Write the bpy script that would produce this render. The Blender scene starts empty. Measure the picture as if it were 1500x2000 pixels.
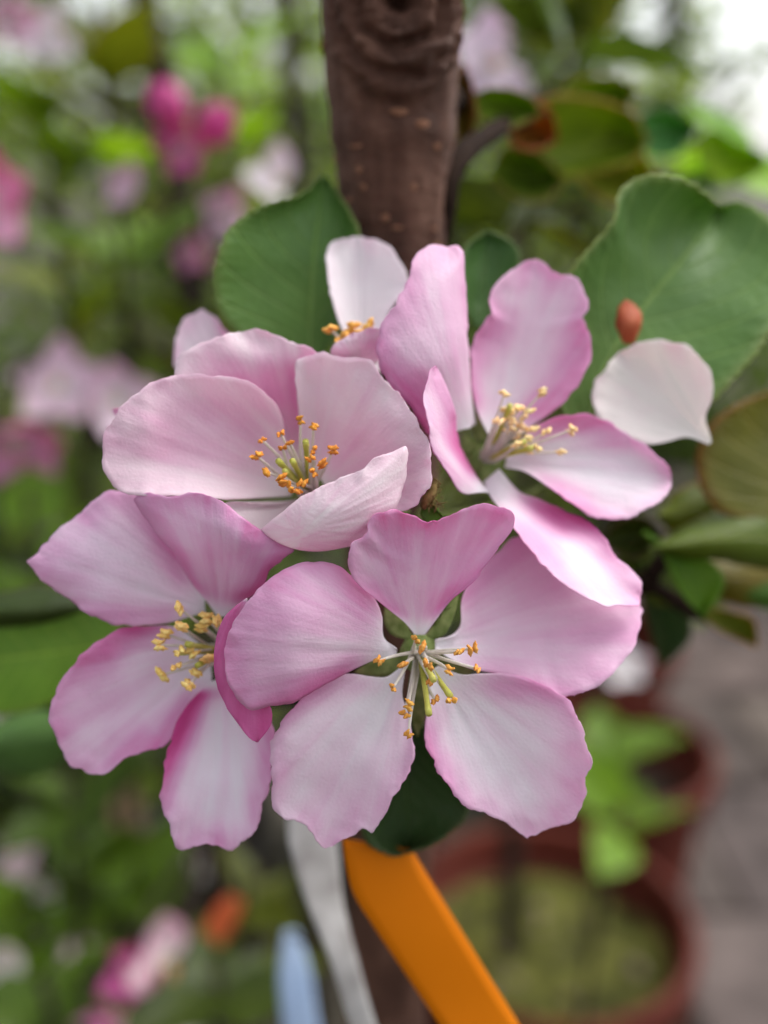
import bpy, math, random
import numpy as np
from mathutils import Vector, Matrix, noise as mnoise
R = math.radians
rnd = random.Random(7)
sc = bpy.context.scene
col = sc.collection

# ------------------------------------------------------------------ camera, sky, sun, exposure
CAM = Vector((0, 0, 0.95)); TILT = R(18); FPX = 1921.0; D0 = 0.115
cd = bpy.data.cameras.new('camera'); cam = bpy.data.objects.new('camera', cd); col.objects.link(cam)
cam.location = CAM; cam.rotation_euler = (math.pi/2 - TILT, 0, 0)
cd.sensor_fit = 'VERTICAL'; cd.sensor_height = 24.0; cd.lens = 12.0*FPX/1000.0
cd.clip_start = 0.005; cd.clip_end = 500
cd.dof.use_dof = True; cd.dof.focus_distance = D0 + 0.001; cd.dof.aperture_fstop = cd.lens/4.7
sc.camera = cam

SUN_EL, SUN_AZ = R(56), R(62)
w = bpy.data.worlds.new('World'); sc.world = w; w.use_nodes = True
nt = w.node_tree; bg = nt.nodes['Background']
sky = nt.nodes.new('ShaderNodeTexSky'); sky.sky_type = 'NISHITA'; sky.sun_disc = False
sky.sun_elevation = SUN_EL; sky.sun_rotation = SUN_AZ; sky.dust_density = 4.0; sky.air_density = 1.0
hs = nt.nodes.new('ShaderNodeHueSaturation'); hs.inputs['Saturation'].default_value = 0.22
nt.links.new(sky.outputs[0], hs.inputs['Color']); nt.links.new(hs.outputs[0], bg.inputs['Color'])
bg.inputs['Strength'].default_value = 0.15
sl = bpy.data.lights.new('sun', 'SUN'); so = bpy.data.objects.new('sun', sl); col.objects.link(so)
sl.energy = 0.55; sl.angle = R(35); sl.color = (1.0, 0.96, 0.9)
_d = Vector((math.sin(SUN_AZ)*math.cos(SUN_EL), math.cos(SUN_AZ)*math.cos(SUN_EL), math.sin(SUN_EL)))
so.rotation_euler = _d.to_track_quat('Z', 'Y').to_euler()
vs = sc.view_settings; vs.view_transform = 'Standard'; vs.look = 'None'; vs.exposure = 1.15; vs.gamma = 1.0
vs.use_curve_mapping = False
sc.cycles.use_denoising = True
sc.cycles.use_adaptive_sampling = True; sc.cycles.adaptive_threshold = 0.025
sc.cycles.max_bounces = 6; sc.cycles.diffuse_bounces = 4; sc.cycles.transmission_bounces = 4
sc.cycles.sample_clamp_indirect = 6.0

# ------------------------------------------------------------------ helpers
FWD = Vector((0, math.cos(TILT), -math.sin(TILT))); UPV = Vector((0, math.sin(TILT), math.cos(TILT))); RT = Vector((1, 0, 0))
def W(px, py, d):
    """a point of the place: seen along (px, py) at depth d metres"""
    return CAM + FWD*d + RT*((px-750)/FPX*d) + UPV*((1000-py)/FPX*d)
def Pm(px, py, z):
    return W(px, py, D0 + z*0.001)
def lerp(a, b, t): return a + (b-a)*t
def sstep(a, b, x):
    t = max(0.0, min(1.0, (x-a)/(b-a))); return t*t*(3-2*t)
def nz(x, y=0.0, z=0.0): return mnoise.noise(Vector((x, y, z)))

def tag(o, label=None, cat=None, group=None, kind=None):
    if label: o['label'] = label
    if cat: o['category'] = cat
    if group: o['group'] = group
    if kind: o['kind'] = kind
    return o
def empty(name, loc, label=None, cat=None, group=None):
    o = bpy.data.objects.new(name, None); col.objects.link(o); o.location = loc
    o.empty_display_size = 0.01
    return tag(o, label, cat, group)
def mesh_of(name, verts, faces, mat=None, smooth=True, uvs=None, pink=None, mats=None, fm=None):
    me = bpy.data.meshes.new(name); me.from_pydata([tuple(v) for v in verts], [], faces); me.update()
    if smooth: me.polygons.foreach_set('use_smooth', [True]*len(me.polygons))
    for m in (mats or ([mat] if mat else [])): me.materials.append(m)
    if fm: me.polygons.foreach_set('material_index', fm)
    if uvs:
        ul = me.uv_layers.new(name='UVMap')
        li = [0]*len(me.loops); me.loops.foreach_get('vertex_index', li)
        flat = []
        for i in li: flat += [uvs[i][0], uvs[i][1]]
        ul.data.foreach_set('uv', flat)
    if pink:
        at = me.attributes.new('pink', 'FLOAT', 'POINT'); at.data.foreach_set('value', pink)
    return me
def link(name, me, parent=None, loc=(0, 0, 0), rot=None, scale=None):
    o = bpy.data.objects.new(name, me); col.objects.link(o); o.parent = parent; o.location = loc
    if rot is not None: o.rotation_euler = rot
    if scale is not None: o.scale = (scale,)*3 if not hasattr(scale, '__len__') else scale
    return o

def cr(pts, t):
    """Catmull-Rom through pts (tuples), t in 0..1 by chord length"""
    n = len(pts)
    if n == 1: return pts[0]
    acc = [0.0]
    for a, b in zip(pts, pts[1:]): acc.append(acc[-1] + max(1e-6, math.dist(a, b)))
    s = t*acc[-1]; i = 0
    while i < n-2 and s > acc[i+1]: i += 1
    f = (s-acc[i])/(acc[i+1]-acc[i])
    p1, p2 = pts[i], pts[i+1]
    p0 = pts[i-1] if i > 0 else tuple(2*a-b for a, b in zip(p1, p2))
    p3 = pts[i+2] if i < n-2 else tuple(2*b-a for a, b in zip(p1, p2))
    l = acc[i+1]-acc[i]; l0 = (acc[i]-acc[i-1]) if i > 0 else l; l1 = (acc[i+2]-acc[i+1]) if i < n-2 else l
    out = []
    for a, b, c, d in zip(p0, p1, p2, p3):
        m1 = (c-a)/(l0+l)*l; m2 = (d-b)/(l+l1)*l
        f2 = f*f; f3 = f2*f
        out.append((2*f3-3*f2+1)*b + (f3-2*f2+f)*m1 + (-2*f3+3*f2)*c + (f3-f2)*m2)
    return tuple(out)
def crz(vals, t):
    return cr([(i*1000.0, v) for i, v in enumerate(vals)], t)[1] if len(vals) > 1 else vals[0]

HOSTS = []
_seed = [0]
def blade(left, right, mid=None, zl=(0,), zm=(0,), zr=(0,), nu=30, nv=96, ruff=0.6, jag=6.0, wave=0.45, thick=0.10,
          pk=(0.2, 0.3, 0.3, 0.1), pkb=None, origin=Vector(), serr=0.0, proj=Pm, claw=0.16, zq=0.0, name='petal', mat=None):
    """a petal or leaf: outline from base to tip down each side, depth (mm) of both margins and the midrib"""
    _seed[0] += 1; sd = _seed[0]*13.37
    tip = tuple((a+b)/2 for a, b in zip(left[-1], right[-1])); base = tuple((a+b)/2 for a, b in zip(left[0], right[0]))
    mid = [base] + list(mid or []) + [tip]
    grid = []; XY = []
    for j in range(nv+1):
        t = j/nv; t = t*0.86 + 0.14*(1-(1-t)**2)      # denser towards the tip
        L, M, Q = cr(left, t), cr(mid, t), cr(right, t)
        zL, zM, zQ = crz(zl, t), crz(zm, t), crz(zr, t)
        if serr:
            k = serr*(((t*26+0.3*nz(t*9, sd)) % 1.0)-0.35)*sstep(0, .08, t)
        else: k = 0
        row = []
        for i in range(nu+1):
            u = i/nu
            a = 2*(u-.5)*(u-1); b = 4*u*(1-u); c = 2*u*(u-.5)
            x = a*L[0]+b*M[0]+c*Q[0]; y = a*L[1]+b*M[1]+c*Q[1]; z = a*zL+b*zM+c*zQ
            e = abs(2*u-1); ee = max(e**4, sstep(.8, 1, t))
            # uneven margin, in the plane of the blade
            dx, dy = (Q[0]-L[0]), (Q[1]-L[1]); ln = math.hypot(dx, dy)+1e-6
            s = 1 if u > .5 else -1
            ang = math.atan2(y-base[1], x-base[0])
            jj = jag*ee*sstep(.12, .5, t)*(.9*nz(x*.016, y*.016, sd)+.9*nz(x*.042, y*.042, sd+5)+.45*nz(x*.1, y*.1, sd+7)) + k*(e**6)
            rx, ry = x-tip[0]*.5-base[0]*.5, y-tip[1]*.5-base[1]*.5; rl = math.hypot(rx, ry)+1e-6
            x += rx/rl*jj; y += ry/rl*jj
            z += zq*math.sin(2*math.pi*u)*sstep(0, .5, t)
            z += ruff*ee*sstep(.2, .7, t)*(nz(x*.011, y*.011, sd+9)*1.4+.7*nz(x*.03, y*.03, sd+2))
            z += wave*sstep(.1, .5, t)*(1.1*nz(x*.0065, y*.0065, sd)+.45*nz(x*.014, y*.014, sd+3)+.10*nz(x*.03, y*.03, sd+6))
            if mat is PETAL:
                fa = math.atan2((x-base[0])*(tip[1]-base[1])-(y-base[1])*(tip[0]-base[0]), abs((x-base[0])*(tip[0]-base[0])+(y-base[1])*(tip[1]-base[1]))+1)
                z += sstep(.05, .3, t)*(.13*nz(fa*9, t*1.6, sd+11)+.06*nz(fa*22, t*2.0, sd+12)+.22*math.exp(-(fa/.07)**2)*sstep(.9, .3, t))
            row.append(proj(x, y, z)); XY.append((x, y))
        grid.append(row)
    if mat is not PETAL: return solid_grid(name, grid, mat, pk, pkb, origin, thick*0.001, claw, sd)
    XY = np.array(XY); ax = np.array(tip)-np.array(base); ln = np.hypot(*ax); ax = ax/ln; rel = XY-np.array(base)+ax*ln*.12
    la, lo = rel@ax, rel@np.array((-ax[1], ax[0])); ang = np.arctan2(lo, np.abs(la)+ln*.05)
    FUV = np.stack([.5+ang/2.2, np.hypot(la, lo)/ln], 1)
    dist = []
    for side in (left, right):
        P = np.array([cr(side, k/60) for k in range(61)]); dist.append(np.sqrt(((XY[:, None]-P[None])**2).sum(2)).min(1)/ln)
    return solid_grid(name, grid, mat, pk, pkb, origin, thick*0.001, claw, sd, fan=FUV, dist=dist)

def solid_grid(name, grid, mat, pk, pkb, origin, thick, claw=0.16, sd=0.0, face_cam=True, smooth=True, fan=None, dist=None):
    nv = len(grid)-1; nu = len(grid[0])-1
    N = []
    for j in range(nv+1):
        for i in range(nu+1):
            du = grid[j][min(i+1, nu)]-grid[j][max(i-1, 0)]; dv = grid[min(j+1, nv)][i]-grid[max(j-1, 0)][i]
            n = du.cross(dv)
            N.append(n.normalized() if n.length > 1e-14 else Vector((0, 0, 0)))
    c = grid[nv//2][nu//2]; sgn = 1
    if face_cam and sum((n.dot(CAM-c) for n in N)) < 0: sgn = -1
    V, UV, PK = [], [], []
    pkb = pkb or (min(1, pk[0]+.25), pk[1], pk[2], pk[3])
    for side, q in ((0, pk), (1, pkb)):
        for j in range(nv+1):
            v = j/nv
            for i in range(nu+1):
                u = i/nu; n = N[j*(nu+1)+i]*sgn
                V.append(grid[j][i] - origin - (n*thick if side else n*0)); kk = j*(nu+1)+i
                fu, fv = (fan[kk] if fan is not None else (u, v)); UV.append((fu, fv))
                if dist is not None:
                    wl = .24*(1+.7*nz(fu*4, fv*3, sd+8)); p = q[0] + (max if q[1]+q[2] > 0 else min)(q[1]*sstep(wl, 0, dist[0][kk])**1.5, q[2]*sstep(wl, 0, dist[1][kk])**1.5)*(1.75-1.15*sstep(.5, 1.08, fv)) + q[3]*sstep(.6, 1.1, fv)*.7
                    p -= .16*sstep(.9, .1, fv)*sstep(.30, 0, abs(fu-.5))
                else: p = q[0] + q[1]*sstep(.42, 0, u)**1.5 + q[2]*sstep(.58, 1, u)**1.5 + q[3]*sstep(.6, 1, v)
                p += .10*nz(fu*4, fv*2, sd+1)+.10*nz(fu*16, fv*1.8, sd+4)+.06*nz(fu*34, fv*2.5, sd+6)
                p *= sstep(claw*.2, claw*1.9, v)
                PK.append(max(0, min(1, p)))
    F = []; off = (nv+1)*(nu+1)
    for j in range(nv):
        for i in range(nu):
            a = j*(nu+1)+i; q = (a, a+1, a+nu+2, a+nu+1)
            if sgn < 0: q = q[::-1]
            F.append(q); F.append(tuple(k+off for k in q[::-1]))
    ring = [i for i in range(nu+1)] + [j*(nu+1)+nu for j in range(1, nv+1)] + [nv*(nu+1)+i for i in range(nu-1, -1, -1)] + [j*(nu+1) for j in range(nv-1, 0, -1)]
    for a, b in zip(ring, ring[1:]+ring[:1]):
        q = (b, a, a+off, b+off)
        F.append(q if sgn > 0 else q[::-1])
    return mesh_of(name, V, F, mat, smooth, UV, PK)

def tube(pts, radii, sides=8, closed=True):
    V, F = [], []; n = len(pts); up = None
    for k, p in enumerate(pts):
        t = (pts[min(k+1, n-1)]-pts[max(k-1, 0)]).normalized()
        if up is None: up = t.orthogonal().normalized()
        up = (up - t*up.dot(t)).normalized(); sd = t.cross(up)
        for s in range(sides):
            a = 2*math.pi*s/sides; V.append(p + (up*math.cos(a)+sd*math.sin(a))*radii[k])
    for k in range(n-1):
        for s in range(sides):
            a = k*sides+s; b = k*sides+(s+1) % sides
            F.append((a, b, b+sides, a+sides))
    if closed:
        F.append(tuple(range(sides-1, -1, -1))); F.append(tuple((n-1)*sides+s for s in range(sides)))
    return V, F
def curve3(a, b, c, n):
    return [a*(1-t)**2 + b*2*t*(1-t) + c*t*t for t in [k/(n-1) for k in range(n)]]
def spline(pts, n):
    return [Vector(cr([tuple(p) for p in pts], k/(n-1))) for k in range(n)]

# ------------------------------------------------------------------ materials
def newmat(name):
    m = bpy.data.materials.new(name); m.use_nodes = True; t = m.node_tree; t.nodes.clear()
    out = t.nodes.new('ShaderNodeOutputMaterial'); return m, t, out
def N_(t, k, **kw):
    n = t.nodes.new('ShaderNode'+k)
    for a, b in kw.items(): setattr(n, a, b)
    return n
def ramp(t, stops, fac=None):
    n = N_(t, 'ValToRGB'); e = n.color_ramp.elements
    while len(e) > 1: e.remove(e[-1])
    e[0].position, e[0].color = stops[0][0], (*stops[0][1], 1)
    for p, c in stops[1:]:
        x = e.new(p); x.color = (*c, 1)
    if fac is not None: t.links.new(fac, n.inputs[0])
    return n
def thin(t, out, color, trans_color, share, rough, spec, normal=None, sheen=0.0):
    b = N_(t, 'BsdfPrincipled'); b.inputs['Roughness'].default_value = rough; b.inputs['Specular IOR Level'].default_value = spec
    b.inputs['Sheen Weight'].default_value = sheen; b.inputs['Sheen Roughness'].default_value = .4
    t.links.new(color, b.inputs['Base Color'])
    tr = N_(t, 'BsdfTranslucent'); t.links.new(trans_color, tr.inputs['Color'])
    mx = N_(t, 'MixShader'); mx.inputs[0].default_value = share
    t.links.new(b.outputs[0], mx.inputs[1]); t.links.new(tr.outputs[0], mx.inputs[2]); t.links.new(mx.outputs[0], out.inputs['Surface'])
    if normal is not None:
        t.links.new(normal, b.inputs['Normal']); t.links.new(normal, tr.inputs['Normal'])
    return b

def petal_material():
    m, t, out = newmat('petal'); L = t.links
    at = N_(t, 'Attribute', attribute_name='pink'); uv = N_(t, 'UVMap'); oi = N_(t, 'ObjectInfo')
    # veins fan out along the blade: noise stretched lengthwise
    mp = N_(t, 'Mapping'); mp.inputs['Scale'].default_value = (26, 1.3, 1); L.new(uv.outputs[0], mp.inputs[0])
    n1 = N_(t, 'TexNoise'); n1.inputs['Scale'].default_value = 1.0; n1.inputs['Detail'].default_value = 5; n1.inputs['Roughness'].default_value = .6
    L.new(mp.outputs[0], n1.inputs['Vector'])
    mp2 = N_(t, 'Mapping'); mp2.inputs['Scale'].default_value = (90, 14, 1); L.new(uv.outputs[0], mp2.inputs[0])
    n2 = N_(t, 'TexNoise'); n2.inputs['Scale'].default_value = 1.0; n2.inputs['Detail'].default_value = 4; L.new(mp2.outputs[0], n2.inputs['Vector'])
    geo = N_(t, 'TexCoord')
    n3 = N_(t, 'TexNoise'); n3.inputs['Scale'].default_value = 2600; n3.inputs['Detail'].default_value = 2; L.new(geo.outputs['Object'], n3.inputs['Vector'])
    n4 = N_(t, 'TexNoise'); n4.inputs['Scale'].default_value = 260; n4.inputs['Detail'].default_value = 3; L.new(geo.outputs['Object'], n4.inputs['Vector'])
    a = N_(t, 'Math', operation='MULTIPLY_ADD'); a.inputs[1].default_value = .26; L.new(n1.outputs[0], a.inputs[0])
    s = N_(t, 'Math', operation='SUBTRACT'); s.inputs[1].default_value = .13; L.new(at.outputs['Fac'], s.inputs[0]); L.new(s.outputs[0], a.inputs[2])
    a2 = N_(t, 'Math', operation='MULTIPLY_ADD'); a2.inputs[1].default_value = .16; L.new(n4.outputs[0], a2.inputs[0])
    s2 = N_(t, 'Math', operation='SUBTRACT'); s2.inputs[1].default_value = .08; L.new(a.outputs[0], s2.inputs[0]); L.new(s2.outputs[0], a2.inputs[2])
    rp = ramp(t, [(0.0, (.90, .87, .885)), (.22, (.885, .745, .82)), (.5, (.785, .46, .665)), (.78, (.75, .21, .49)), (1.0, (.62, .07, .29))], a2.outputs[0])
    mul = N_(t, 'MixRGB', blend_type='MULTIPLY'); mul.inputs[0].default_value = 1; L.new(rp.outputs[0], mul.inputs[1]); L.new(oi.outputs['Color'], mul.inputs[2])
    sat = N_(t, 'HueSaturation'); sat.inputs['Saturation'].default_value = 1.35; L.new(mul.outputs[0], sat.inputs['Color'])
    b1 = N_(t, 'Bump'); b1.inputs['Strength'].default_value = .25; b1.inputs['Distance'].default_value = .0004; L.new(n1.outputs[0], b1.inputs['Height'])
    b2 = N_(t, 'Bump'); b2.inputs['Strength'].default_value = .25; b2.inputs['Distance'].default_value = .00015; L.new(n2.outputs[0], b2.inputs['Height']); L.new(b1.outputs[0], b2.inputs['Normal'])
    b3 = N_(t, 'Bump'); b3.inputs['Strength'].default_value = .42; b3.inputs['Distance'].default_value = .00014; L.new(n3.outputs[0], b3.inputs['Height']); L.new(b2.outputs[0], b3.inputs['Normal'])
    thin(t, out, mul.outputs[0], sat.outputs[0], .42, .5, .26, b3.outputs[0], .05)
    return m
PETAL = petal_material()

def leaf_material(name, dark, light, rough=.45, spec=.26, share=.28, edge=None):
    m, t, out = newmat(name); L = t.links
    uv = N_(t, 'UVMap'); sx = N_(t, 'SeparateXYZ'); L.new(uv.outputs[0], sx.inputs[0]); oi = N_(t, 'ObjectInfo')
    def M(op, a, b=None, c=None):
        n = N_(t, 'Math', operation=op)
        for k, q in enumerate((a, b, c)):
            if q is None: continue
            if isinstance(q, (int, float)): n.inputs[k].default_value = q
            else: L.new(q, n.inputs[k])
        return n.outputs[0]
    d = M('ABSOLUTE', M('SUBTRACT', sx.outputs[0], .5))
    midr = M('SUBTRACT', 1.0, M('MINIMUM', M('DIVIDE', d, .022), 1.0))
    ph = M('ABSOLUTE', M('SUBTRACT', M('FRACT', M('SUBTRACT', M('MULTIPLY', sx.outputs[1], 8.0), M('MULTIPLY', d, 5.0))), .5))
    side = M('SUBTRACT', 1.0, M('MINIMUM', M('DIVIDE', ph, .07), 1.0))
    vein = M('MAXIMUM', midr, M('MULTIPLY', side, .5))
    geo = N_(t, 'TexCoord')
    n1 = N_(t, 'TexNoise'); n1.inputs['Scale'].default_value = 70; n1.inputs['Detail'].default_value = 4; L.new(geo.outputs['Object'], n1.inputs['Vector'])
    n2 = N_(t, 'TexVoronoi'); n2.inputs['Scale'].default_value = 900; L.new(geo.outputs['Object'], n2.inputs['Vector'])
    rp = ramp(t, [(.3, dark), (.72, light)], n1.outputs[0])
    mx = N_(t, 'MixRGB'); L.new(M('MULTIPLY', vein, .5), mx.inputs[0]); L.new(rp.outputs[0], mx.inputs[1])
    mx.inputs[2].default_value = (light[0]*1.9+.03, light[1]*1.6+.03, light[2]*1.7+.02, 1)
    last = mx.outputs[0]
    if edge:
        me = N_(t, 'MixRGB'); L.new(M('MULTIPLY', M('POWER', M('MULTIPLY', d, 2.0), 26.0), .7), me.inputs[0]); L.new(last, me.inputs[1]); me.inputs[2].default_value = (*edge, 1)
        last = me.outputs[0]
    mul = N_(t, 'MixRGB', blend_type='MULTIPLY'); mul.inputs[0].default_value = 1; L.new(last, mul.inputs[1]); L.new(oi.outputs['Color'], mul.inputs[2])
    tc = N_(t, 'MixRGB', blend_type='MULTIPLY'); tc.inputs[0].default_value = 1; L.new(mul.outputs[0], tc.inputs[1]); tc.inputs[2].default_value = (2.1, 2.0, .8, 1)
    b1 = N_(t, 'Bump'); b1.inputs['Strength'].default_value = .5; b1.inputs['Distance'].default_value = .0006; b1.invert = True; L.new(vein, b1.inputs['Height'])
    b2 = N_(t, 'Bump'); b2.inputs['Strength'].default_value = .3; b2.inputs['Distance'].default_value = .0003; L.new(n2.outputs[0], b2.inputs['Height']); L.new(b1.outputs[0], b2.inputs['Normal'])
    thin(t, out, mul.outputs[0], tc.outputs[0], share, rough, spec, b2.outputs[0])
    return m
LEAF = leaf_material('leaf_green', (.038, .085, .022), (.068, .135, .036), edge=(.12, .15, .05))
LEAF_B = leaf_material('leaf_bright', (.042, .10, .012), (.09, .17, .018), share=.35)
LEAF_O = leaf_material('leaf_olive', (.042, .062, .009), (.08, .105, .014), share=.33, edge=(.16, .07, .03))
LEAF_FAR = leaf_material('leaf_far', (.038, .066, .012), (.11, .158, .036), share=.4, rough=.4, spec=.4)
LEAF_BG = leaf_material('leaf_dull', (.018, .036, .007), (.060, .098, .020), share=.28, rough=.4, spec=.32)

def simple(name, c0, c1, scale=300, rough=.6, spec=.3, bump=.0002, bstr=.4, share=0.0, detail=4, objcol=False, stretch=None):
    m, t, out = newmat(name); L = t.links; geo = N_(t, 'TexCoord')
    n = N_(t, 'TexNoise'); n.inputs['Scale'].default_value = scale; n.inputs['Detail'].default_value = detail
    if stretch:
        mp = N_(t, 'Mapping'); mp.inputs['Scale'].default_value = stretch; L.new(geo.outputs['Object'], mp.inputs[0]); L.new(mp.outputs[0], n.inputs['Vector'])
    else: L.new(geo.outputs['Object'], n.inputs['Vector'])
    rp = ramp(t, [(.32, c0), (.68, c1)], n.outputs[0]); c = rp.outputs[0]
    if objcol:
        oi = N_(t, 'ObjectInfo'); mul = N_(t, 'MixRGB', blend_type='MULTIPLY'); mul.inputs[0].default_value = 1
        L.new(c, mul.inputs[1]); L.new(oi.outputs['Color'], mul.inputs[2]); c = mul.outputs[0]
    b = N_(t, 'Bump'); b.inputs['Strength'].default_value = bstr; b.inputs['Distance'].default_value = bump; L.new(n.outputs[0], b.inputs['Height'])
    if share: thin(t, out, c, c, share, rough, spec, b.outputs[0])
    else:
        p = N_(t, 'BsdfPrincipled'); p.inputs['Roughness'].default_value = rough; p.inputs['Specular IOR Level'].default_value = spec
        L.new(c, p.inputs['Base Color']); L.new(b.outputs[0], p.inputs['Normal']); L.new(p.outputs[0], out.inputs['Surface'])
    return m
ANTHER = simple('anther', (.62, .22, .03), (.80, .42, .10), 1800, .7, .2, .0002, .6, objcol=True)
FILAMENT = simple('filament', (.72, .68, .60), (.84, .80, .74), 600, .5, .3, share=.35)
PISTIL = simple('pistil', (.52, .52, .08), (.66, .64, .18), 600, .5, .3, share=.3)
SEPAL = simple('sepal', (.14, .20, .05), (.30, .36, .13), 700, .7, .2, .0002, .7, share=.25)
BARK_T = simple('twig_bark', (.012, .007, .005), (.03, .018, .013), 500, .9, .05, .0005, .6)
BARK_BG = simple('sapling_bark', (.016, .012, .009), (.045, .033, .025), 120, .85, .1, .002, .6)

def bark_material():
    m, t, out = newmat('trunk_bark'); L = t.links; geo = N_(t, 'TexCoord')
    mp = N_(t, 'Mapping'); mp.inputs['Scale'].default_value = (1, 1, .45); L.new(geo.outputs['Object'], mp.inputs[0])
    n1 = N_(t, 'TexNoise'); n1.inputs['Scale'].default_value = 140; n1.inputs['Detail'].default_value = 7; n1.inputs['Roughness'].default_value = .65; L.new(mp.outputs[0], n1.inputs['Vector'])
    mp2 = N_(t, 'Mapping'); mp2.inputs['Scale'].default_value = (1, 1, 3.2); L.new(geo.outputs['Object'], mp2.inputs[0])
    n2 = N_(t, 'TexNoise'); n2.inputs['Scale'].default_value = 330; n2.inputs['Detail'].default_value = 5; L.new(mp2.outputs[0], n2.inputs['Vector'])
    n3 = N_(t, 'TexNoise'); n3.inputs['Scale'].default_value = 55; n3.inputs['Detail'].default_value = 3; L.new(geo.outputs['Object'], n3.inputs['Vector'])
    r1 = ramp(t, [(.28, (.030, .013, .008)), (.52, (.090, .045, .031)), (.76, (.195, .112, .08))], n1.outputs[0])
    r3 = ramp(t, [(.35, (.7, .68, .70)), (.65, (1.15, 1.1, 1.08))], n3.outputs[0])
    mul = N_(t, 'MixRGB', blend_type='MULTIPLY'); mul.inputs[0].default_value = 1; L.new(r1.outputs[0], mul.inputs[1]); L.new(r3.outputs[0], mul.inputs[2])
    b1 = N_(t, 'Bump'); b1.inputs['Strength'].default_value = .7; b1.inputs['Distance'].default_value = .0009; L.new(n1.outputs[0], b1.inputs['Height'])
    b2 = N_(t, 'Bump'); b2.inputs['Strength'].default_value = .6; b2.inputs['Distance'].default_value = .0006; L.new(n2.outputs[0], b2.inputs['Height']); L.new(b1.outputs[0], b2.inputs['Normal'])
    p = N_(t, 'BsdfPrincipled'); p.inputs['Roughness'].default_value = .7; p.inputs['Specular IOR Level'].default_value = .18
    L.new(mul.outputs[0], p.inputs['Base Color']); L.new(b2.outputs[0], p.inputs['Normal']); L.new(p.outputs[0], out.inputs['Surface'])
    return m
BARK = bark_material()
LENT = simple('lenticel', (.17, .075, .042), (.30, .15, .09), 900, .8, .2)
SOIL = simple('soil', (.025, .018, .013), (.07, .052, .04), 90, .95, .1, .006, .8)
MOSS = simple('moss', (.012, .014, .005), (.13, .13, .03), 38, .95, .1, .004, .9)
POT_RED = simple('red_brown_plastic', (.065, .012, .007), (.115, .021, .012), 14, .6, .15, .0003, .2)
POT_BLK = simple('black_plastic', (.006, .006, .006), (.014, .014, .015), 20, .5, .25, .0003, .2)
ORANGE = simple('orange_plastic', (.64, .17, .001), (.68, .19, .001), 30, .55, .12, .0001, .15, share=.15)
WHITE_P = simple('white_plastic', (.30, .28, .265), (.62, .61, .59), 110, .45, .4, .0002, .2, share=.15)
BLUE_P = simple('blue_plastic', (.26, .36, .54), (.36, .46, .62), 60, .45, .4, .0002, .2)
RED_P = simple('red_plastic', (.55, .10, .03), (.62, .14, .05), 60, .45, .4, .0002, .2)
TAN_P = simple('tan_card', (.42, .28, .16), (.5, .35, .21), 60, .7, .3, .0002, .2)
RED_B = simple('red_bract', (.42, .075, .03), (.56, .16, .07), 500, .55, .3, .0003, .5, share=.3)
FUZZ = simple('brown_fuzz', (.10, .07, .02), (.25, .18, .07), 900, .9, .1)

# ------------------------------------------------------------------ ground, path
def ground():
    m, t, out = newmat('ground_gravel'); L = t.links; geo = N_(t, 'TexCoord')
    v = N_(t, 'TexVoronoi'); v.inputs['Scale'].default_value = 60; L.new(geo.outputs['Object'], v.inputs['Vector'])
    n = N_(t, 'TexNoise'); n.inputs['Scale'].default_value = 5; n.inputs['Detail'].default_value = 6; L.new(geo.outputs['Object'], n.inputs['Vector'])
    r1 = ramp(t, [(0, (.05, .045, .034)), (1, (.15, .135, .10))], v.outputs['Color'])
    r2 = ramp(t, [(.35, (.5, .48, .45)), (.65, (1.05, 1, .98))], n.outputs[0])
    mul = N_(t, 'MixRGB', blend_type='MULTIPLY'); mul.inputs[0].default_value = 1; L.new(r1.outputs[0], mul.inputs[1]); L.new(r2.outputs[0], mul.inputs[2])
    b = N_(t, 'Bump'); b.inputs['Distance'].default_value = .012; L.new(v.outputs['Distance'], b.inputs['Height']); b.invert = True
    p = N_(t, 'BsdfPrincipled'); p.inputs['Roughness'].default_value = .9; L.new(mul.outputs[0], p.inputs['Base Color']); L.new(b.outputs[0], p.inputs['Normal']); L.new(p.outputs[0], out.inputs['Surface'])
    S = 200
    me = mesh_of('ground', [(-S, -S, 0), (S, -S, 0), (S, S, 0), (-S, S, 0)], [(0, 1, 2, 3)], m, False)
    tag(link('ground', me), kind='structure')
ground()
STONE = simple('paving_stone', (.05, .039, .035), (.15, .12, .108), 16, .85, .2, .004, .5, objcol=True, detail=8)
def path():
    me = mesh_of('path', [(.20, -.5, .006), (2.0, -.5, .006), (2.0, 6, .006), (.20, 6, .006)], [(0, 1, 2, 3)], SOIL, False)
    p = tag(link('path', me), kind='structure')
    r = random.Random(3); y = -.4; k = 0
    while y < 5.6:
        x = .37 - (.16 if k % 2 else 0); h = .30
        while x < 1.9:
            wd = r.uniform(.26, .36); wd = min(wd, 1.98-x)
            if wd > .08:
                b = .012; z0, z1 = .004, r.uniform(.026, .034); a0, a1, c0, c1 = x, x+wd-.008, y, y+h-.008
                V = [(a0, c0, z0), (a1, c0, z0), (a1, c1, z0), (a0, c1, z0), (a0, c0, z1-b*.5), (a1, c0, z1-b*.5), (a1, c1, z1-b*.5), (a0, c1, z1-b*.5),
                     (a0+b, c0+b, z1), (a1-b, c0+b, z1), (a1-b, c1-b, z1), (a0+b, c1-b, z1)]
                F = [(0, 1, 5, 4), (1, 2, 6, 5), (2, 3, 7, 6), (3, 0, 4, 7), (4, 5, 9, 8), (5, 6, 10, 9), (6, 7, 11, 10), (7, 4, 8, 11), (8, 9, 10, 11)]
                o = link('paving_slab', mesh_of('paving_slab', V, F, STONE, False), p); g = r.uniform(.72, 1.08)
                o.color = (g*r.uniform(.98, 1.06), g, g*r.uniform(.94, 1.05), 1)
            x += wd
        y += h; k += 1
path()

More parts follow.
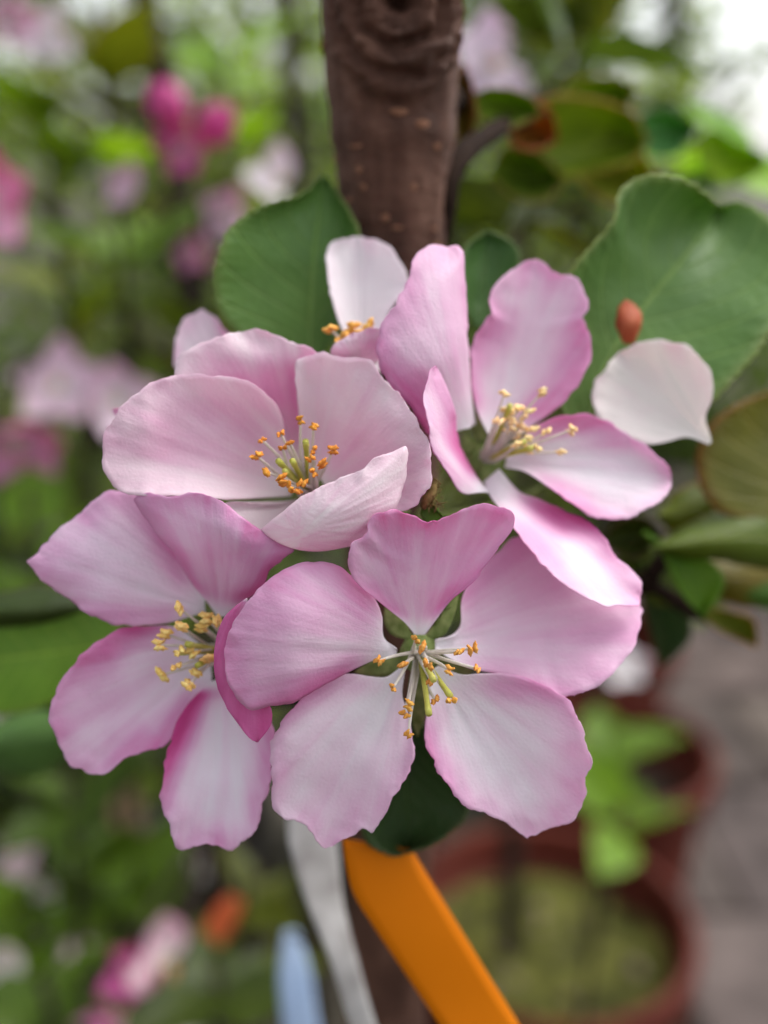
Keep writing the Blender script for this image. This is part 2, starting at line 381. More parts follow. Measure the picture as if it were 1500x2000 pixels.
# ------------------------------------------------------------------ the apple tree in front
TY = 0.0
tp = W(764, 100, .152); TX, TY = tp.x, tp.y
tree = empty('apple_tree', (TX, TY, 0), 'young apple tree with scarred brown trunk carrying the sharp pink blossom cluster', 'tree')
KZ = W(795, 22, .143).z
def trunk():
    V, F = [], []; sides = 110
    zs = [0, .2, .4, .55, .65] + [.72+.0025*k for k in range(60)] + [.87+.00045*k for k in range(400)] + [1.06+.004*k for k in range(40)]
    for z in zs:
        r = .0085 + .0014*sstep(KZ-.04, KZ, z) + .0008*math.exp(-((z-KZ)/.012)**2) + .004*sstep(.3, 0, z)
        if z > KZ+.012: r -= .0008*sstep(KZ+.012, KZ+.04, z)
        cx = .0006*math.sin(z*23)+.0004*math.sin(z*61)
        for s in range(sides):
            a = 2*math.pi*s/sides; dx, dy = math.cos(a), math.sin(a)
            rr = r + .00035*nz(dx*2.2, dy*2.2, z*70) + .00022*nz(dx*6, dy*6, z*160) + .00016*nz(dx*9, dy*9, z*700)
            # knot: a healed pruning scar, rolled rings round a small hollow, on the side towards the flowers
            ax = (a+math.pi/2+math.pi) % (2*math.pi)-math.pi - .12
            kx, kz = ax*.0098, (z-KZ)
            d = math.hypot(kx/.0088, kz/.0098)
            if d < 1.5:
                m = sstep(1.5, .75, d)
                rr += m*(.0017 + (.0011*math.cos(d*17+2.6*nz(kx*300, kz*300, 3)) if d > .3 else 0) + .0008*nz(kx*800, kz*800, 8) + .0003*nz(kx*2200, kz*2200, 5))
                rr -= .0075*sstep(.34, .05, math.hypot(kx/.0078, (kz-.0015)/.0085))
            else:
                rr += .0004*math.exp(-((z-KZ+.0165)/.0022)**2)
            V.append((cx+dx*rr, dy*rr, z))
    n = len(zs)
    for k in range(n-1):
        for s in range(sides):
            b = k*sides+(s+1) % sides; a = k*sides+s; F.append((a, b, b+sides, a+sides))
    F.append(tuple((n-1)*sides+s for s in range(sides)))
    t = link('trunk', mesh_of('trunk', V, F, BARK), tree)
    t['label'] = 'brown bark trunk with round healed knot and orange lenticels'
    # lenticels: small raised corky dashes
    LV, LF = [], []
    nu_, nv_ = 10, 5
    for j in range(nv_+1):
        ph = math.pi/2*j/nv_
        for i in range(nu_):
            th = 2*math.pi*i/nu_; LV.append((.0012*math.cos(th)*math.cos(ph)*(1+.15*math.sin(3*th)), .0003*math.sin(ph), .00042*math.sin(th)*math.cos(ph)))
    for j in range(nv_):
        for i in range(nu_):
            a = j*nu_+i; b = j*nu_+(i+1) % nu_; LF.append((a, b, b+nu_, a+nu_))
    lm = mesh_of('lenticel', LV, LF, LENT); r = random.Random(11)
    for k in range(120):
        z = r.uniform(.84, 1.03); a = r.uniform(-1.5, 1.5)
        if abs(z-KZ) < .0125 and abs(a) < .9: continue
        rad = .0085+.0014*sstep(KZ-.04, KZ, z)+.0008*math.exp(-((z-KZ)/.012)**2)+.0001
        cx = .0006*math.sin(z*23)+.0004*math.sin(z*61); aa = a-math.pi/2
        o = link('lenticel', lm, t, (cx+math.cos(aa)*rad, math.sin(aa)*rad, z), (0, 0, aa-math.pi/2), (r.uniform(.35, 1.15), 1, r.uniform(.6, 1.7)))
trunk()

def branch(parent, pts, r0, r1, mat=BARK_T, name='branch', sides=9, n=24, knob=.25):
    P = spline(pts, n); rad = [lerp(r0, r1, k/(n-1))*(1+knob*nz(k*.55, r0*9000)) for k in range(n)]
    o = Vector(parent.matrix_basis.translation) if parent else Vector()
    V, F = tube([p-o for p in P], rad, sides)
    if name == 'stem': HOSTS.append((parent, P))
    return link(name, mesh_of(name, V, F, mat), parent)
TF = lambda py: Vector((TX, TY-.0075, CAM.z + (TY-.0075)*math.tan(math.atan((1000-py)/FPX)-TILT)))   # front of the trunk at image height py
spur = TF(1010)
branch(tree, [spur+Vector((0, .006, -.006)), spur+Vector((.001, -.008, .001)), W(800, 1040, .148)], .0036, .0026, name='spur')
branch(tree, [W(850, 520, .166), W(862, 420, .158), W(878, 335, .158), W(930, 280, .168), W(1000, 238, .19), W(1060, 215, .215)], .0022, .0015, name='side_branch')
branch(tree, [TF(1120)+Vector((0, .006, 0)), W(1000, 1110, .165), W(1130, 1120, .168), W(1260, 1140, .172), W(1370, 1200, .176), W(1470, 1215, .18)], .0026, .0011, name='twig')
branch(tree, [W(1260, 1140, .172), W(1330, 1050, .175), W(1420, 960, .18), W(1530, 930, .186)], .0016, .0010, name='twig')
branch(tree, [TF(1300)+Vector((0, .006, 0)), W(560, 1350, .185), W(300, 1340, .19), W(60, 1375, .2), W(-120, 1380, .21)], .003, .0016, name='twig')

def leaf(left, right, mid, zl, zm, zr, mat=LEAF, tint=1.0, serr=5.0, wave=.8, ruff=.5, name='leaf', label=None, petiole=None, parent=tree, jag=2.5):
    o = Vector(parent.location)
    me = blade(left, right, mid, zl, zm, zr, nu=24, nv=120, ruff=ruff, jag=jag, wave=wave, thick=.28, origin=o, serr=serr, name=name, mat=mat)
    ob = link(name, me, parent); g = tint
    ob.color = (g, g, g, 1) if not hasattr(g, '__len__') else (*g, 1)
    if label: ob['label'] = label
    if petiole:
        P = spline(petiole, 10); V, F = tube([p-o for p in P], [.0008]*10, 7)
        link('petiole', mesh_of('petiole', V, F, SEPAL), ob)
    return ob
# broad leaf behind the cup-shaped blossom
leaf([(600, 720), (520, 690), (450, 640), (418, 580), (425, 500), (455, 440), (520, 402), (585, 385), (632, 345)],
     [(615, 720), (660, 640), (690, 560), (702, 480), (694, 440), (672, 400), (650, 365), (640, 350), (634, 345)],
     [(606, 640), (612, 520), (622, 420)], (34, 28, 24, 27, 34), (34, 34, 34, 35, 38), (36, 34, 30, 32, 38), tint=(1.8, 1.8, 1.5), label='broad green leaf behind the cup shaped blossom',
     petiole=[W(607, 720, D0+.034), W(660, 850, .16), TF(930)])
# broad leaf at the other side, behind the white petal
leaf([(1130, 860), (1090, 780), (1085, 680), (1100, 560), (1150, 490), (1200, 430), (1214, 372), (1250, 348), (1310, 345), (1362, 368), (1405, 405)],
     [(1160, 870), (1260, 860), (1370, 800), (1450, 720), (1510, 640), (1545, 560), (1540, 490), (1510, 435), (1470, 404), (1435, 396), (1405, 405)],
     [(1180, 720), (1250, 610), (1330, 510)], (30, 27, 24, 26, 32), (30, 31, 33, 36, 44), (28, 27, 28, 34, 42), tint=(2.3, 2.1, 2.0), wave=.5, label='large folded green leaf behind the fallen white petal',
     petiole=[W(1142, 866, D0+.030), W(1060, 960, .155), TF(1040)])
leaf([(925, 640), (905, 580), (900, 520), (915, 480), (950, 455)], [(960, 640), (1000, 580), (1015, 530), (1005, 480), (955, 455)], None,
     (34, 32, 34), (34, 36, 37), (34, 34, 36), tint=(1.3, 1.4, 1.3))
# leaf hanging under the front blossom
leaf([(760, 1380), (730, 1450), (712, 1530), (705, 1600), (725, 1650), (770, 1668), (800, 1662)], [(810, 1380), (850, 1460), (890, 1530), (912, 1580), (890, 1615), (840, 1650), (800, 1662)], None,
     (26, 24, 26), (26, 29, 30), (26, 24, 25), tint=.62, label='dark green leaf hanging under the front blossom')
# leaves on the twigs beside the blossoms
leaf([(1560, 1030), (1480, 1010), (1410, 1000), (1370, 950), (1365, 880), (1400, 820), (1480, 775), (1560, 760)], [(1570, 1030), (1580, 980), (1590, 900), (1590, 850), (1585, 800), (1575, 780), (1568, 765), (1560, 760)], None,
     (48, 46, 50), (48, 52, 54), (50, 54, 56), mat=LEAF_O, tint=(2.2, 1.6, 1.0), label='olive brown leaf at the twig beside the white petal')
leaf([(1570, 1120), (1480, 1110), (1400, 1095), (1320, 1090), (1270, 1070)], [(1570, 1000), (1500, 975), (1420, 990), (1330, 1030), (1270, 1070)], [(1440, 1050)],
     (50, 48, 46), (48, 44, 42), (50, 50, 48), mat=LEAF_O, tint=(1.6, 1.7, 1.0))
leaf([(1255, 1040), (1290, 1060), (1310, 1110), (1335, 1160), (1370, 1200)], [(1260, 1035), (1310, 1075), (1385, 1095), (1415, 1140), (1372, 1202)], [(1330, 1120)],
     (46, 44, 44), (46, 48, 46), (46, 46, 44), mat=LEAF_B, tint=(1.6, 1.6, .8), label='small bright green leaf with brown edge on the twig')
leaf([(1560, 1190), (1500, 1190), (1440, 1175), (1400, 1150)], [(1560, 1130), (1500, 1120), (1440, 1125), (1400, 1150)], None, (66, 66, 64), (66, 64, 64), (66, 66, 64), mat=LEAF_B, tint=1.6)
leaf([(1370, 1195), (1400, 1225), (1440, 1245), (1475, 1262)], [(1375, 1190), (1430, 1195), (1470, 1215), (1477, 1262)], None, (58, 58, 60), (58, 60, 62), (58, 58, 60), mat=LEAF_O, tint=(2.2, 1.9, 1.0), serr=5)
leaf([(1180, 1050), (1210, 1020), (1250, 1010), (1290, 1040)], [(1180, 1060), (1220, 1085), (1260, 1080), (1290, 1042)], None, (56, 54, 54), (56, 58, 56), (56, 54, 54), mat=LEAF_O, tint=.8)
leaf([(1240, 1110), (1280, 1190), (1300, 1260), (1290, 1300)], [(1250, 1105), (1330, 1170), (1350, 1240), (1292, 1300)], None, (70, 72, 76), (70, 75, 78), (70, 72, 76), mat=LEAF, tint=.75)
leaf([(1530, 1085), (1420, 1080), (1330, 1055), (1280, 1005)], [(1530, 955), (1430, 930), (1340, 950), (1280, 1005)], [(1400, 1005)], (56, 55, 54), (55, 53, 52), (56, 57, 55), mat=LEAF_O, serr=7, tint=(2.4, 2.2, .9), label='olive leaf with curled tip on the twig beside the blossoms')
leaf([(1345, 1190), (1270, 1175), (1215, 1120), (1200, 1050)], [(1350, 1180), (1340, 1110), (1280, 1050), (1200, 1048)], [(1280, 1115)], (62, 62, 62), (62, 60, 60), (62, 63, 62), mat=LEAF_O, serr=7, tint=(1.5, 1.7, .8))
leaf([(1540, 1170), (1450, 1185), (1370, 1150), (1310, 1085)], [(1540, 1090), (1460, 1075), (1380, 1075), (1310, 1083)], [(1420, 1125)], (66, 66, 66), (66, 63, 64), (66, 68, 66), mat=LEAF_O, serr=7, tint=(2.9, 1.7, 1.0), label='bronze edged leaf under the olive leaf on the twig')
# leaves round the side branch above
leaf([(925, 190), (960, 175), (1020, 185), (1060, 215)], [(925, 195), (940, 230), (990, 250), (1062, 218)], None, (70, 66, 70), (70, 72, 74), (70, 66, 70), mat=LEAF_O, tint=(2.4, 2.8, 1.6))
leaf([(1000, 300), (1010, 220), (1080, 190), (1160, 195), (1230, 220), (1262, 270)], [(1002, 310), (1040, 345), (1110, 345), (1180, 330), (1240, 310), (1264, 272)], None, (98, 92, 96), (98, 102, 104), (98, 96, 96), mat=LEAF_O, tint=(2.9, 3.0, 1.2), serr=6, wave=2.5, label='wide olive leaf on the side branch above')
leaf([(1090, 230), (1110, 170), (1170, 150), (1240, 165)], [(1092, 240), (1150, 262), (1210, 240), (1242, 168)], None, (112, 108, 110), (112, 118, 120), (112, 110, 110), mat=LEAF_O, tint=(2.6, 2.8, 1.3), wave=2)
leaf([(1120, 300), (1180, 260), (1250, 300), (1290, 370)], [(1118, 310), (1150, 370), (1220, 400), (1290, 374)], None, (108, 104, 108), (108, 114, 116), (108, 104, 108), mat=LEAF_O, tint=(3.0, 2.6, 1.3), wave=2)
leaf([(960, 330), (990, 290), (1050, 300), (1100, 350)], [(960, 340), (1000, 380), (1060, 390), (1102, 354)], None, (90, 86, 90), (90, 95, 96), (90, 88, 90), mat=LEAF_O, tint=(2.2, 2.5, 1.6), wave=2)
leaf([(990, 240), (1030, 200), (1070, 215), (1085, 270)], [(992, 250), (1010, 285), (1050, 290), (1085, 272)], None, (84, 80, 84), (84, 88, 88), (84, 80, 84), mat=LEAF_O, tint=(3.4, 1.1, 1.3), label='reddish bronze young leaf on the side branch')
leaf([(1240, 260), (1260, 225), (1310, 215), (1360, 250)], [(1242, 266), (1270, 300), (1320, 300), (1360, 252)], None, (120, 118, 120), (120, 124, 126), (120, 118, 120), mat=LEAF, tint=(1.6, 2.2, 2.2))
leaf([(1380, 330), (1360, 280), (1390, 255), (1440, 280), (1490, 300)], [(1384, 336), (1420, 360), (1460, 350), (1490, 330), (1492, 302)], None, (120, 118, 120), (120, 124, 126), (120, 118, 120), mat=LEAF_B, tint=(3.2, 2.6, .6))
leaf([(900, 300), (880, 220), (885, 170), (905, 130)], [(905, 300), (925, 240), (920, 170), (907, 130)], None, (64, 60, 62), (64, 66, 66), (64, 62, 62), mat=LEAF_O, tint=(2.2, 1.1, .8))
# leaves on the twig at the other side
leaf([(240, 1262), (205, 1310), (140, 1352), (60, 1385), (-60, 1400)], [(240, 1250), (215, 1205), (150, 1175), (60, 1165), (-60, 1190)], [(80, 1278)], (50, 52, 53), (50, 50, 51), (50, 49, 49), mat=LEAF, serr=10, tint=(3.3, 2.9, 1.5), label='broad green leaf reaching in beside the wide blossom')
leaf([(170, 1190), (100, 1215), (20, 1225), (-60, 1230)], [(165, 1180), (110, 1150), (60, 1145), (-60, 1170)], None, (46, 46, 46), (46, 42, 42), (46, 48, 48), mat=LEAF_O, tint=(.6, .75, .6))  # dark-tinted leaf standing in for the shade along the broad leaf's top
leaf([(180, 1420), (120, 1490), (50, 1520), (-30, 1500)], [(175, 1410), (120, 1385), (60, 1385), (-30, 1420)], None, (80, 80, 84), (80, 76, 78), (80, 82, 84), mat=LEAF, tint=(1.5, 1.5, 1.2))

# ------------------------------------------------------------------ blossoms of the sharp cluster
def anther_mesh():
    V, F = [], []; n, m = 10, 8
    for s in (-1, 1):
        o = len(V)
        for j in range(n+1):
            ph = math.pi*j/n
            for i in range(m):
                th = 2*math.pi*i/m; r = math.sin(ph)
                p = Vector((s*.00030 + r*math.cos(th)*.00036, r*math.sin(th)*.00038, math.cos(ph)*.00072))
                p += p.normalized()*.00034*nz(p.x*3600, p.y*3600, p.z*3600+s*4)+Vector((0, 0, .00012*s*math.cos(th)))
                p.x += s*.0001*abs(math.cos(ph))*2
                V.append(p)
        for j in range(n):
            for i in range(m):
                a = o+j*m+i; b = o+j*m+(i+1) % m; F.append((a, a+m, b+m, b))
    return mesh_of('anther', V, F, ANTHER)
AN = anther_mesh()
spur_tip = W(800, 1040, .148)

def blossom(name, base, label, petals, anthers=(), pistils=(), sepals=(), acol=(1, 1, 1), tint=(1, 1, 1), asize=1.0, pedicel=True, group='blossoms of the sharp cluster', frad=.00021, axis=None):
    b = Pm(*base); root = empty(name, b, label, 'blossom', group)
    for p in petals:
        p = dict(p); lab = p.pop('label', None); tn = p.pop('tint', tint); ex = p.pop('extra', None)
        me = blade(origin=b, mat=PETAL, **p); o = link('petal', me, root); o.color = (*tn, 1)
        if lab: o['label'] = lab
        if ex:
            me2 = blade(origin=b, mat=PETAL, **ex); q = link('folded_margin', me2, o); q.color = (*tn, 1)
            q['label'] = 'deep pink margin of the petal folded back'
    r = random.Random(hash(base) % 1000 if False else int(base[0]*7+base[1]))
    for k, (x, y, z) in enumerate(anthers):
        tip = Pm(x, y, z); st = b + Vector((r.uniform(-1, 1), r.uniform(-.3, .3), r.uniform(-1, 1)))*.0011
        mid = st.lerp(tip, .5) + (CAM-b).normalized()*.0016*r.uniform(.4, 1.3) + Vector((r.uniform(-1, 1), 0, r.uniform(-1, 1)))*.0006
        pts = curve3(st, mid, tip, 12); V, F = tube([q-b for q in pts], [lerp(frad*1.35, frad*.8, i/11) for i in range(12)], 7)
        s = link('stamen', mesh_of('filament', V, F, FILAMENT), root)
        a = link('anther', AN, s, tip-b, (r.uniform(-1, 1)+1.2, r.uniform(-1.2, 1.2), r.uniform(0, 6.3)), asize*r.uniform(.85, 1.15))
        g = r.uniform(.85, 1.1); a.color = (acol[0]*g, acol[1]*g*r.uniform(.9, 1.1), acol[2]*g, 1)
    for (x, y, z) in pistils:
        tip = Pm(x, y, z); mid = b.lerp(tip, .5)+(CAM-b).normalized()*.0012
        pts = curve3(b, mid, tip, 12); rr = [.00034]*10+[.00042, .0004]
        V, F = tube([q-b for q in pts], rr, 8); link('pistil', mesh_of('pistil', V, F, PISTIL), root)
    for s in sepals:
        s = dict(s); link('sepal', blade(origin=b, mat=SEPAL, nu=8, nv=14, jag=.6, ruff=.1, wave=.15, thick=.4, name='sepal', **s), root)
    # calyx tube and stalk behind the flower
    back = (b-CAM).normalized(); tgt = spur_tip
    if axis: back = (back+Vector(axis)).normalized()
    P = [b-back*.0002, b+back*.0012, b+back*.003, b+back*.0055, b+back*.0075]; V, F = tube([q-b for q in P], [.0021, .0026, .0023, .0016, .0009], 12)
    link('calyx', mesh_of('calyx', V, F, SEPAL), root)
    if pedicel:
        P = spline([b+back*.007, b+back*.011+(tgt-b)*.15, tgt], 14); V, F = tube([q-b for q in P], [.0007]*14, 8)
        link('stalk', mesh_of('stalk', V, F, SEPAL), root)
    return root

# ---- A: the wide open blossom in front
A1 = dict(left=[(812, 1240), (790, 1214), (760, 1190), (727, 1163), (700, 1142), (683, 1112), (682, 1088), (690, 1060), (717, 1042), (721, 1014), (760, 998), (796, 1007), (844, 1021)],
          right=[(828, 1240), (846, 1216), (880, 1172), (928, 1130), (955, 1095), (976, 1064), (1003, 1028), (1001, 1001), (958, 986), (930, 988), (905, 994), (874, 1008), (844, 1021)],
          mid=[(823, 1190), (832, 1120), (840, 1060)], zl=(7.5, 4, 1.2, -1, -1.2, -.4, 1.2), zm=(8, 6.2, 4.4, 3.0, 1.6), zr=(7.5, 4.5, 2.2, 0, -.8, -.2, 1.4), pk=(.40, .10, .10, .02), pkb=(.5, .2, .2, .2), claw=.10, wave=.5)
A2 = dict(left=[(775, 1268), (750, 1245), (746, 1202), (730, 1166), (700, 1136), (664, 1109), (628, 1098), (580, 1101), (538, 1121), (502, 1154), (476, 1186), (452, 1222), (437, 1270)],
          right=[(775, 1280), (730, 1290), (670, 1319), (616, 1349), (574, 1373), (529, 1380), (490, 1386), (462, 1364), (446, 1336), (440, 1310), (437, 1270)],
          mid=[(700, 1250), (600, 1235), (500, 1245)], zl=(7, 4.5, 2.2, .8, .6, 1.0), zm=(7.5, 3.4, .2, -1.8, -1.2, 1.0), zr=(7, 4.5, 1.6, .2, .4, 1.0), pk=(.40, .10, .22, .10), claw=.14, wave=.5, jag=3,
          extra=dict(left=[(482, 1168), (458, 1185), (436, 1208), (418, 1262), (421, 1322), (436, 1370), (463, 1412), (490, 1445), (503, 1449)],
                     right=[(484, 1172), (470, 1200), (462, 1240), (456, 1290), (466, 1350), (492, 1380), (524, 1376), (530, 1408), (503, 1449)],
                     zl=(1.2, 2.2, 2.6, 2.8, 3.4), zm=(1.2, 1.8, 2.0, 2.2, 3.4), zr=(1.3, 1.6, 1.4, 1.5, 3.2), nu=12, nv=30, jag=2.5, ruff=.5, pk=(.74, .05, .05, .06), claw=.01, name='folded_margin'))
A3 = dict(left=[(850, 1250), (898, 1236), (903, 1170), (925, 1128), (965, 1085), (1010, 1050), (1070, 1045), (1130, 1075), (1190, 1130), (1235, 1165), (1257, 1190)],
          right=[(850, 1268), (905, 1300), (952, 1312), (1000, 1318), (1060, 1342), (1099, 1364), (1162, 1341), (1222, 1287), (1246, 1245), (1257, 1190)],
          mid=[(930, 1232), (1050, 1205), (1160, 1190)], zl=(8, 10, 14.5, 17, 18, 14), zm=(8.5, 11, 12.5, 13.5, 14), zr=(8, 8, 7, 6.5, 9, 14), pk=(.30, .10, .12, .05), claw=.12, wave=.7)
A4 = dict(left=[(780, 1305), (754, 1322), (724, 1321), (690, 1316), (658, 1319), (628, 1334), (586, 1364), (556, 1406), (535, 1460), (531, 1526), (528, 1574), (544, 1596), (580, 1604), (598, 1618), (622, 1652), (650, 1650)],
          right=[(792, 1305), (786, 1358), (798, 1394), (808, 1448), (802, 1490), (784, 1538), (754, 1588), (728, 1622), (706, 1615), (694, 1629), (672, 1640), (650, 1650)],
          mid=[(745, 1380), (700, 1480), (660, 1580)], zl=(8, 5.5, 3.5, 3.5, 5, 7), zm=(8, 6.8, 6, 6, 6.5, 7), zr=(8, 7, 5, 4.6, 5.6, 7), pk=(.10, .26, .16, .06), claw=.14, wave=.7, jag=8)
A5 = dict(left=[(842, 1310), (838, 1360), (831, 1412), (830, 1442), (844, 1484), (874, 1532), (910, 1574), (940, 1586), (976, 1598), (1000, 1616), (1030, 1638)],
          right=[(856, 1300), (900, 1318), (940, 1316), (1000, 1317), (1060, 1340), (1108, 1370), (1135, 1412), (1143, 1450), (1155, 1490), (1145, 1520), (1147, 1552), (1126, 1592), (1088, 1617), (1062, 1622), (1030, 1638)],
          mid=[(900, 1370), (980, 1450), (1040, 1550)], zl=(8, 6.5, 4.5, 4.5, 6, 8.5), zm=(8, 7.4, 7, 7, 7.5, 8.5), zr=(8, 6, 4.5, 4.5, 6.5, 8.5), pk=(.13, .30, .26, .06), claw=.16, wave=.7, jag=7)
sepA = [dict(left=[(800, 1250), (765, 1240), (750, 1215), (752, 1175)], right=[(806, 1245), (795, 1220), (775, 1195), (753, 1175)], zl=(10, 9.5, 10), zm=(10, 9.5, 10), zr=(10, 9.6, 10)),
        dict(left=[(830, 1245), (850, 1215), (870, 1190), (896, 1160)], right=[(838, 1252), (868, 1240), (885, 1210), (897, 1160)], zl=(10, 9.5, 10), zm=(10, 9.5, 10), zr=(10, 9.6, 10)),
        dict(left=[(800, 1270), (760, 1280), (725, 1292), (692, 1312)], right=[(800, 1290), (765, 1318), (725, 1322), (692, 1313)], zl=(10, 10, 10.5), zm=(10, 10, 10.5), zr=(10, 10, 10.5)),
        dict(left=[(840, 1270), (880, 1272), (910, 1285), (930, 1305)], right=[(840, 1290), (870, 1318), (905, 1325), (930, 1306)], zl=(11, 11, 11.5), zm=(11, 11, 11.5), zr=(11, 11, 11.5)),
        dict(left=[(808, 1290), (798, 1340), (800, 1390), (815, 1440)], right=[(832, 1290), (840, 1340), (832, 1390), (816, 1440)], zl=(11, 12, 14), zm=(11, 12, 14), zr=(11, 12, 14))]
blossom('apple_blossom', (820, 1276, 9), 'wide open mauve pink blossom with heart shaped upper petal and orange anthers', [A1, A2, A3, A4, A5],
        [(812, 1249, 1), (825, 1264, .5), (741, 1290, 0), (787, 1298, -.5), (897, 1273, 0), (923, 1267, 0), (878, 1309, -.5), (932, 1306, .5), (767, 1343, -.5), (836, 1298, -1), (798, 1377, 0), (790, 1395, .5), (798, 1434, .5), (850, 1367, 2), (882, 1368, .5), (842, 1330, 1.5)],
        [(838, 1396, 0), (847, 1328, -.5), (880, 1360, .5)], sepA, tint=(1.0, .99, 1.015), asize=.82)

# ---- B: the cup-shaped blossom
B1 = dict(left=[(585, 945), (560, 870), (548, 810), (520, 770), (479, 745), (423, 733), (367, 731), (301, 747), (264, 770), (231, 801), (206, 843)],
          right=[(578, 968), (507, 972), (441, 975), (343, 965), (273, 968), (231, 957), (212, 935), (203, 915), (199, 889), (201, 862), (206, 843)],
          mid=[(480, 890), (370, 860), (270, 850)], zl=(17, 11, 8, 6.5, 6, 5.5), zm=(17, 14, 11, 8.5, 6, 5.5), zr=(17, 10, 6, 5, 5, 5.5), pk=(.36, -.12, -.10, -.10), claw=.12, wave=.8)
B2 = dict(left=[(570, 900), (500, 830), (420, 790), (350, 760), (339, 735), (343, 705), (352, 688), (399, 668), (430, 660), (460, 651), (490, 644)],
          right=[(600, 900), (610, 840), (625, 780), (640, 730), (632, 695), (619, 686), (600, 675), (586, 670), (544, 654), (520, 645), (490, 644)],
          mid=[(570, 820), (540, 740), (510, 690)], zl=(19, 15, 12, 10, 10, 12), zm=(19, 17, 14.5, 12, 12), zr=(19, 16, 13, 11, 11, 12), pk=(.52, -.12, -.10, -.42), claw=.08, wave=.6)
B3 = dict(left=[(600, 960), (590, 880), (583, 800), (577, 740), (581, 705), (600, 694), (628, 689), (661, 698), (700, 699), (726, 704), (749, 740), (782, 775)],
          right=[(640, 985), (700, 1000), (750, 1005), (790, 998), (815, 985), (838, 952), (842, 920), (840, 895), (834, 857), (818, 830), (805, 808), (782, 775)],
          mid=[(660, 920), (700, 850), (745, 800)], zl=(17, 14, 11, 9.5, 8, 6.5), zm=(17, 15, 12, 8.5, 6.5), zr=(14, 7, 4, 3.0, 4, 6.5), pk=(.28, -.08, -.04, -.12), claw=.14, wave=.5)
B4 = dict(left=[(585, 1000), (545, 1030), (509, 1037), (528, 1018), (549, 1002), (581, 974), (610, 958), (637, 946), (655, 938), (675, 931)],
          right=[(660, 1010), (740, 1040), (787, 955), (800, 905), (792, 871), (773, 881), (752, 884), (731, 895), (712, 914), (675, 931)],
          mid=None, zl=(10, 6, 1, .5, 0), zm=(10, 4, .5, 0, 0), zr=(10, 4, 1.5, 1, 0), pk=(.14, .1, .1, -.05))
# the front petal shows its outside: base low, bulging forward, rim above
B4 = dict(left=[(560, 1020), (532, 1048), (512, 1040), (509, 1035), (528, 1018), (549, 1002), (581, 974), (637, 946), (675, 931), (712, 914)],
          right=[(640, 1050), (690, 1066), (718, 1043), (735, 1020), (770, 995), (787, 955), (800, 905), (793, 872), (770, 881), (731, 895), (712, 914)],
          mid=[(600, 1076), (630, 1062), (665, 1010), (700, 950)], zl=(9, 4.5, 2.2, 1.2, .6, .2), zm=(10, 3.0, -.3, -1.2, -.8, .2), zr=(10, 3.4, 2.2, 2.2, 1.2, .2), pk=(.19, -.04, -.02, -.06), claw=.01, wave=.4, jag=5)
B5 = dict(left=[(585, 975), (540, 985), (500, 985), (450, 982), (420, 1000)], right=[(590, 990), (560, 1020), (520, 1045), (470, 1040), (420, 1000)], zl=(16, 12, 9, 8), zm=(16, 13, 10, 8), zr=(15, 10, 7, 8), pk=(0, 0, .0, .1))
anB = [(587, 821), (613, 833), (548, 847), (566, 865), (512, 860), (552, 875), (501, 890), (613, 879), (650, 879), (606, 895), (630, 906), (520, 922), (612, 923), (550, 932), (553, 944), (566, 951), (591, 943), (582, 960)]
blossom('apple_blossom', (604, 962, 16), 'cup shaped pale pink blossom with its front petal curled up and many orange anthers', [B1, B2, B3, B4, B5],
        [(x, y, 3.5+(960-y)*.022) for x, y in anB], [(543, 900, 5), (571, 900, 5), (597, 861, 6), (556, 920, 5)], [], acol=(.97, .85, .6), tint=(1.02, .99, .985), asize=.8)

# ---- C: the blossom beside, half turned away
C1 = dict(left=[(918, 835), (880, 845), (839, 851), (823, 829), (796, 787), (764, 755), (738, 712), (735, 675), (748, 627), (775, 584), (793, 552), (807, 506), (833, 486), (868, 478)],
          right=[(930, 828), (922, 780), (919, 739), (917, 690), (916, 653), (914, 610), (911, 573), (908, 530), (905, 490), (893, 480), (868, 478)],
          mid=[(890, 750), (860, 640), (865, 540)], zl=(18, 12, 8.5, 8, 10, 14), zm=(19, 14, 10, 9.5, 11, 14), zr=(20, 18, 16, 15, 14.5, 14), pk=(.26, .18, .10, .04), claw=.1, wave=.6)
C2 = dict(left=[(955, 850), (932, 800), (922, 740), (922, 690), (930, 655), (950, 630), (961, 612), (956, 584), (967, 553), (993, 536), (1025, 514), (1045, 510)],
          right=[(985, 855), (1020, 842), (1057, 819), (1100, 787), (1132, 744), (1152, 696), (1154, 653), (1138, 622), (1151, 600), (1138, 557), (1116, 536), (1086, 535), (1062, 513), (1045, 510)],
          mid=[(985, 770), (1010, 680), (1035, 580)], zl=(20, 18, 17, 18, 20, 23), zm=(21, 23, 23, 23, 23), zr=(20, 18, 17.5, 18.5, 21, 23), pk=(.20, .26, .26, .02), claw=.1, wave=.9)
C3 = dict(left=[(990, 895), (1031, 845), (1063, 824), (1111, 811), (1164, 813), (1212, 840), (1240, 856), (1265, 872), (1308, 909), (1316, 940)],
          right=[(985, 912), (1025, 920), (1073, 952), (1116, 984), (1164, 1014), (1217, 1013), (1260, 998), (1297, 973), (1312, 955), (1316, 940)],
          mid=[(1080, 895), (1180, 912), (1260, 930)], zl=(19, 17, 16.5, 17, 20), zm=(20, 18, 17.5, 18, 20), zr=(19, 14, 12.5, 15, 20), pk=(.06, .34, .34, .02), claw=.16, wave=.5)
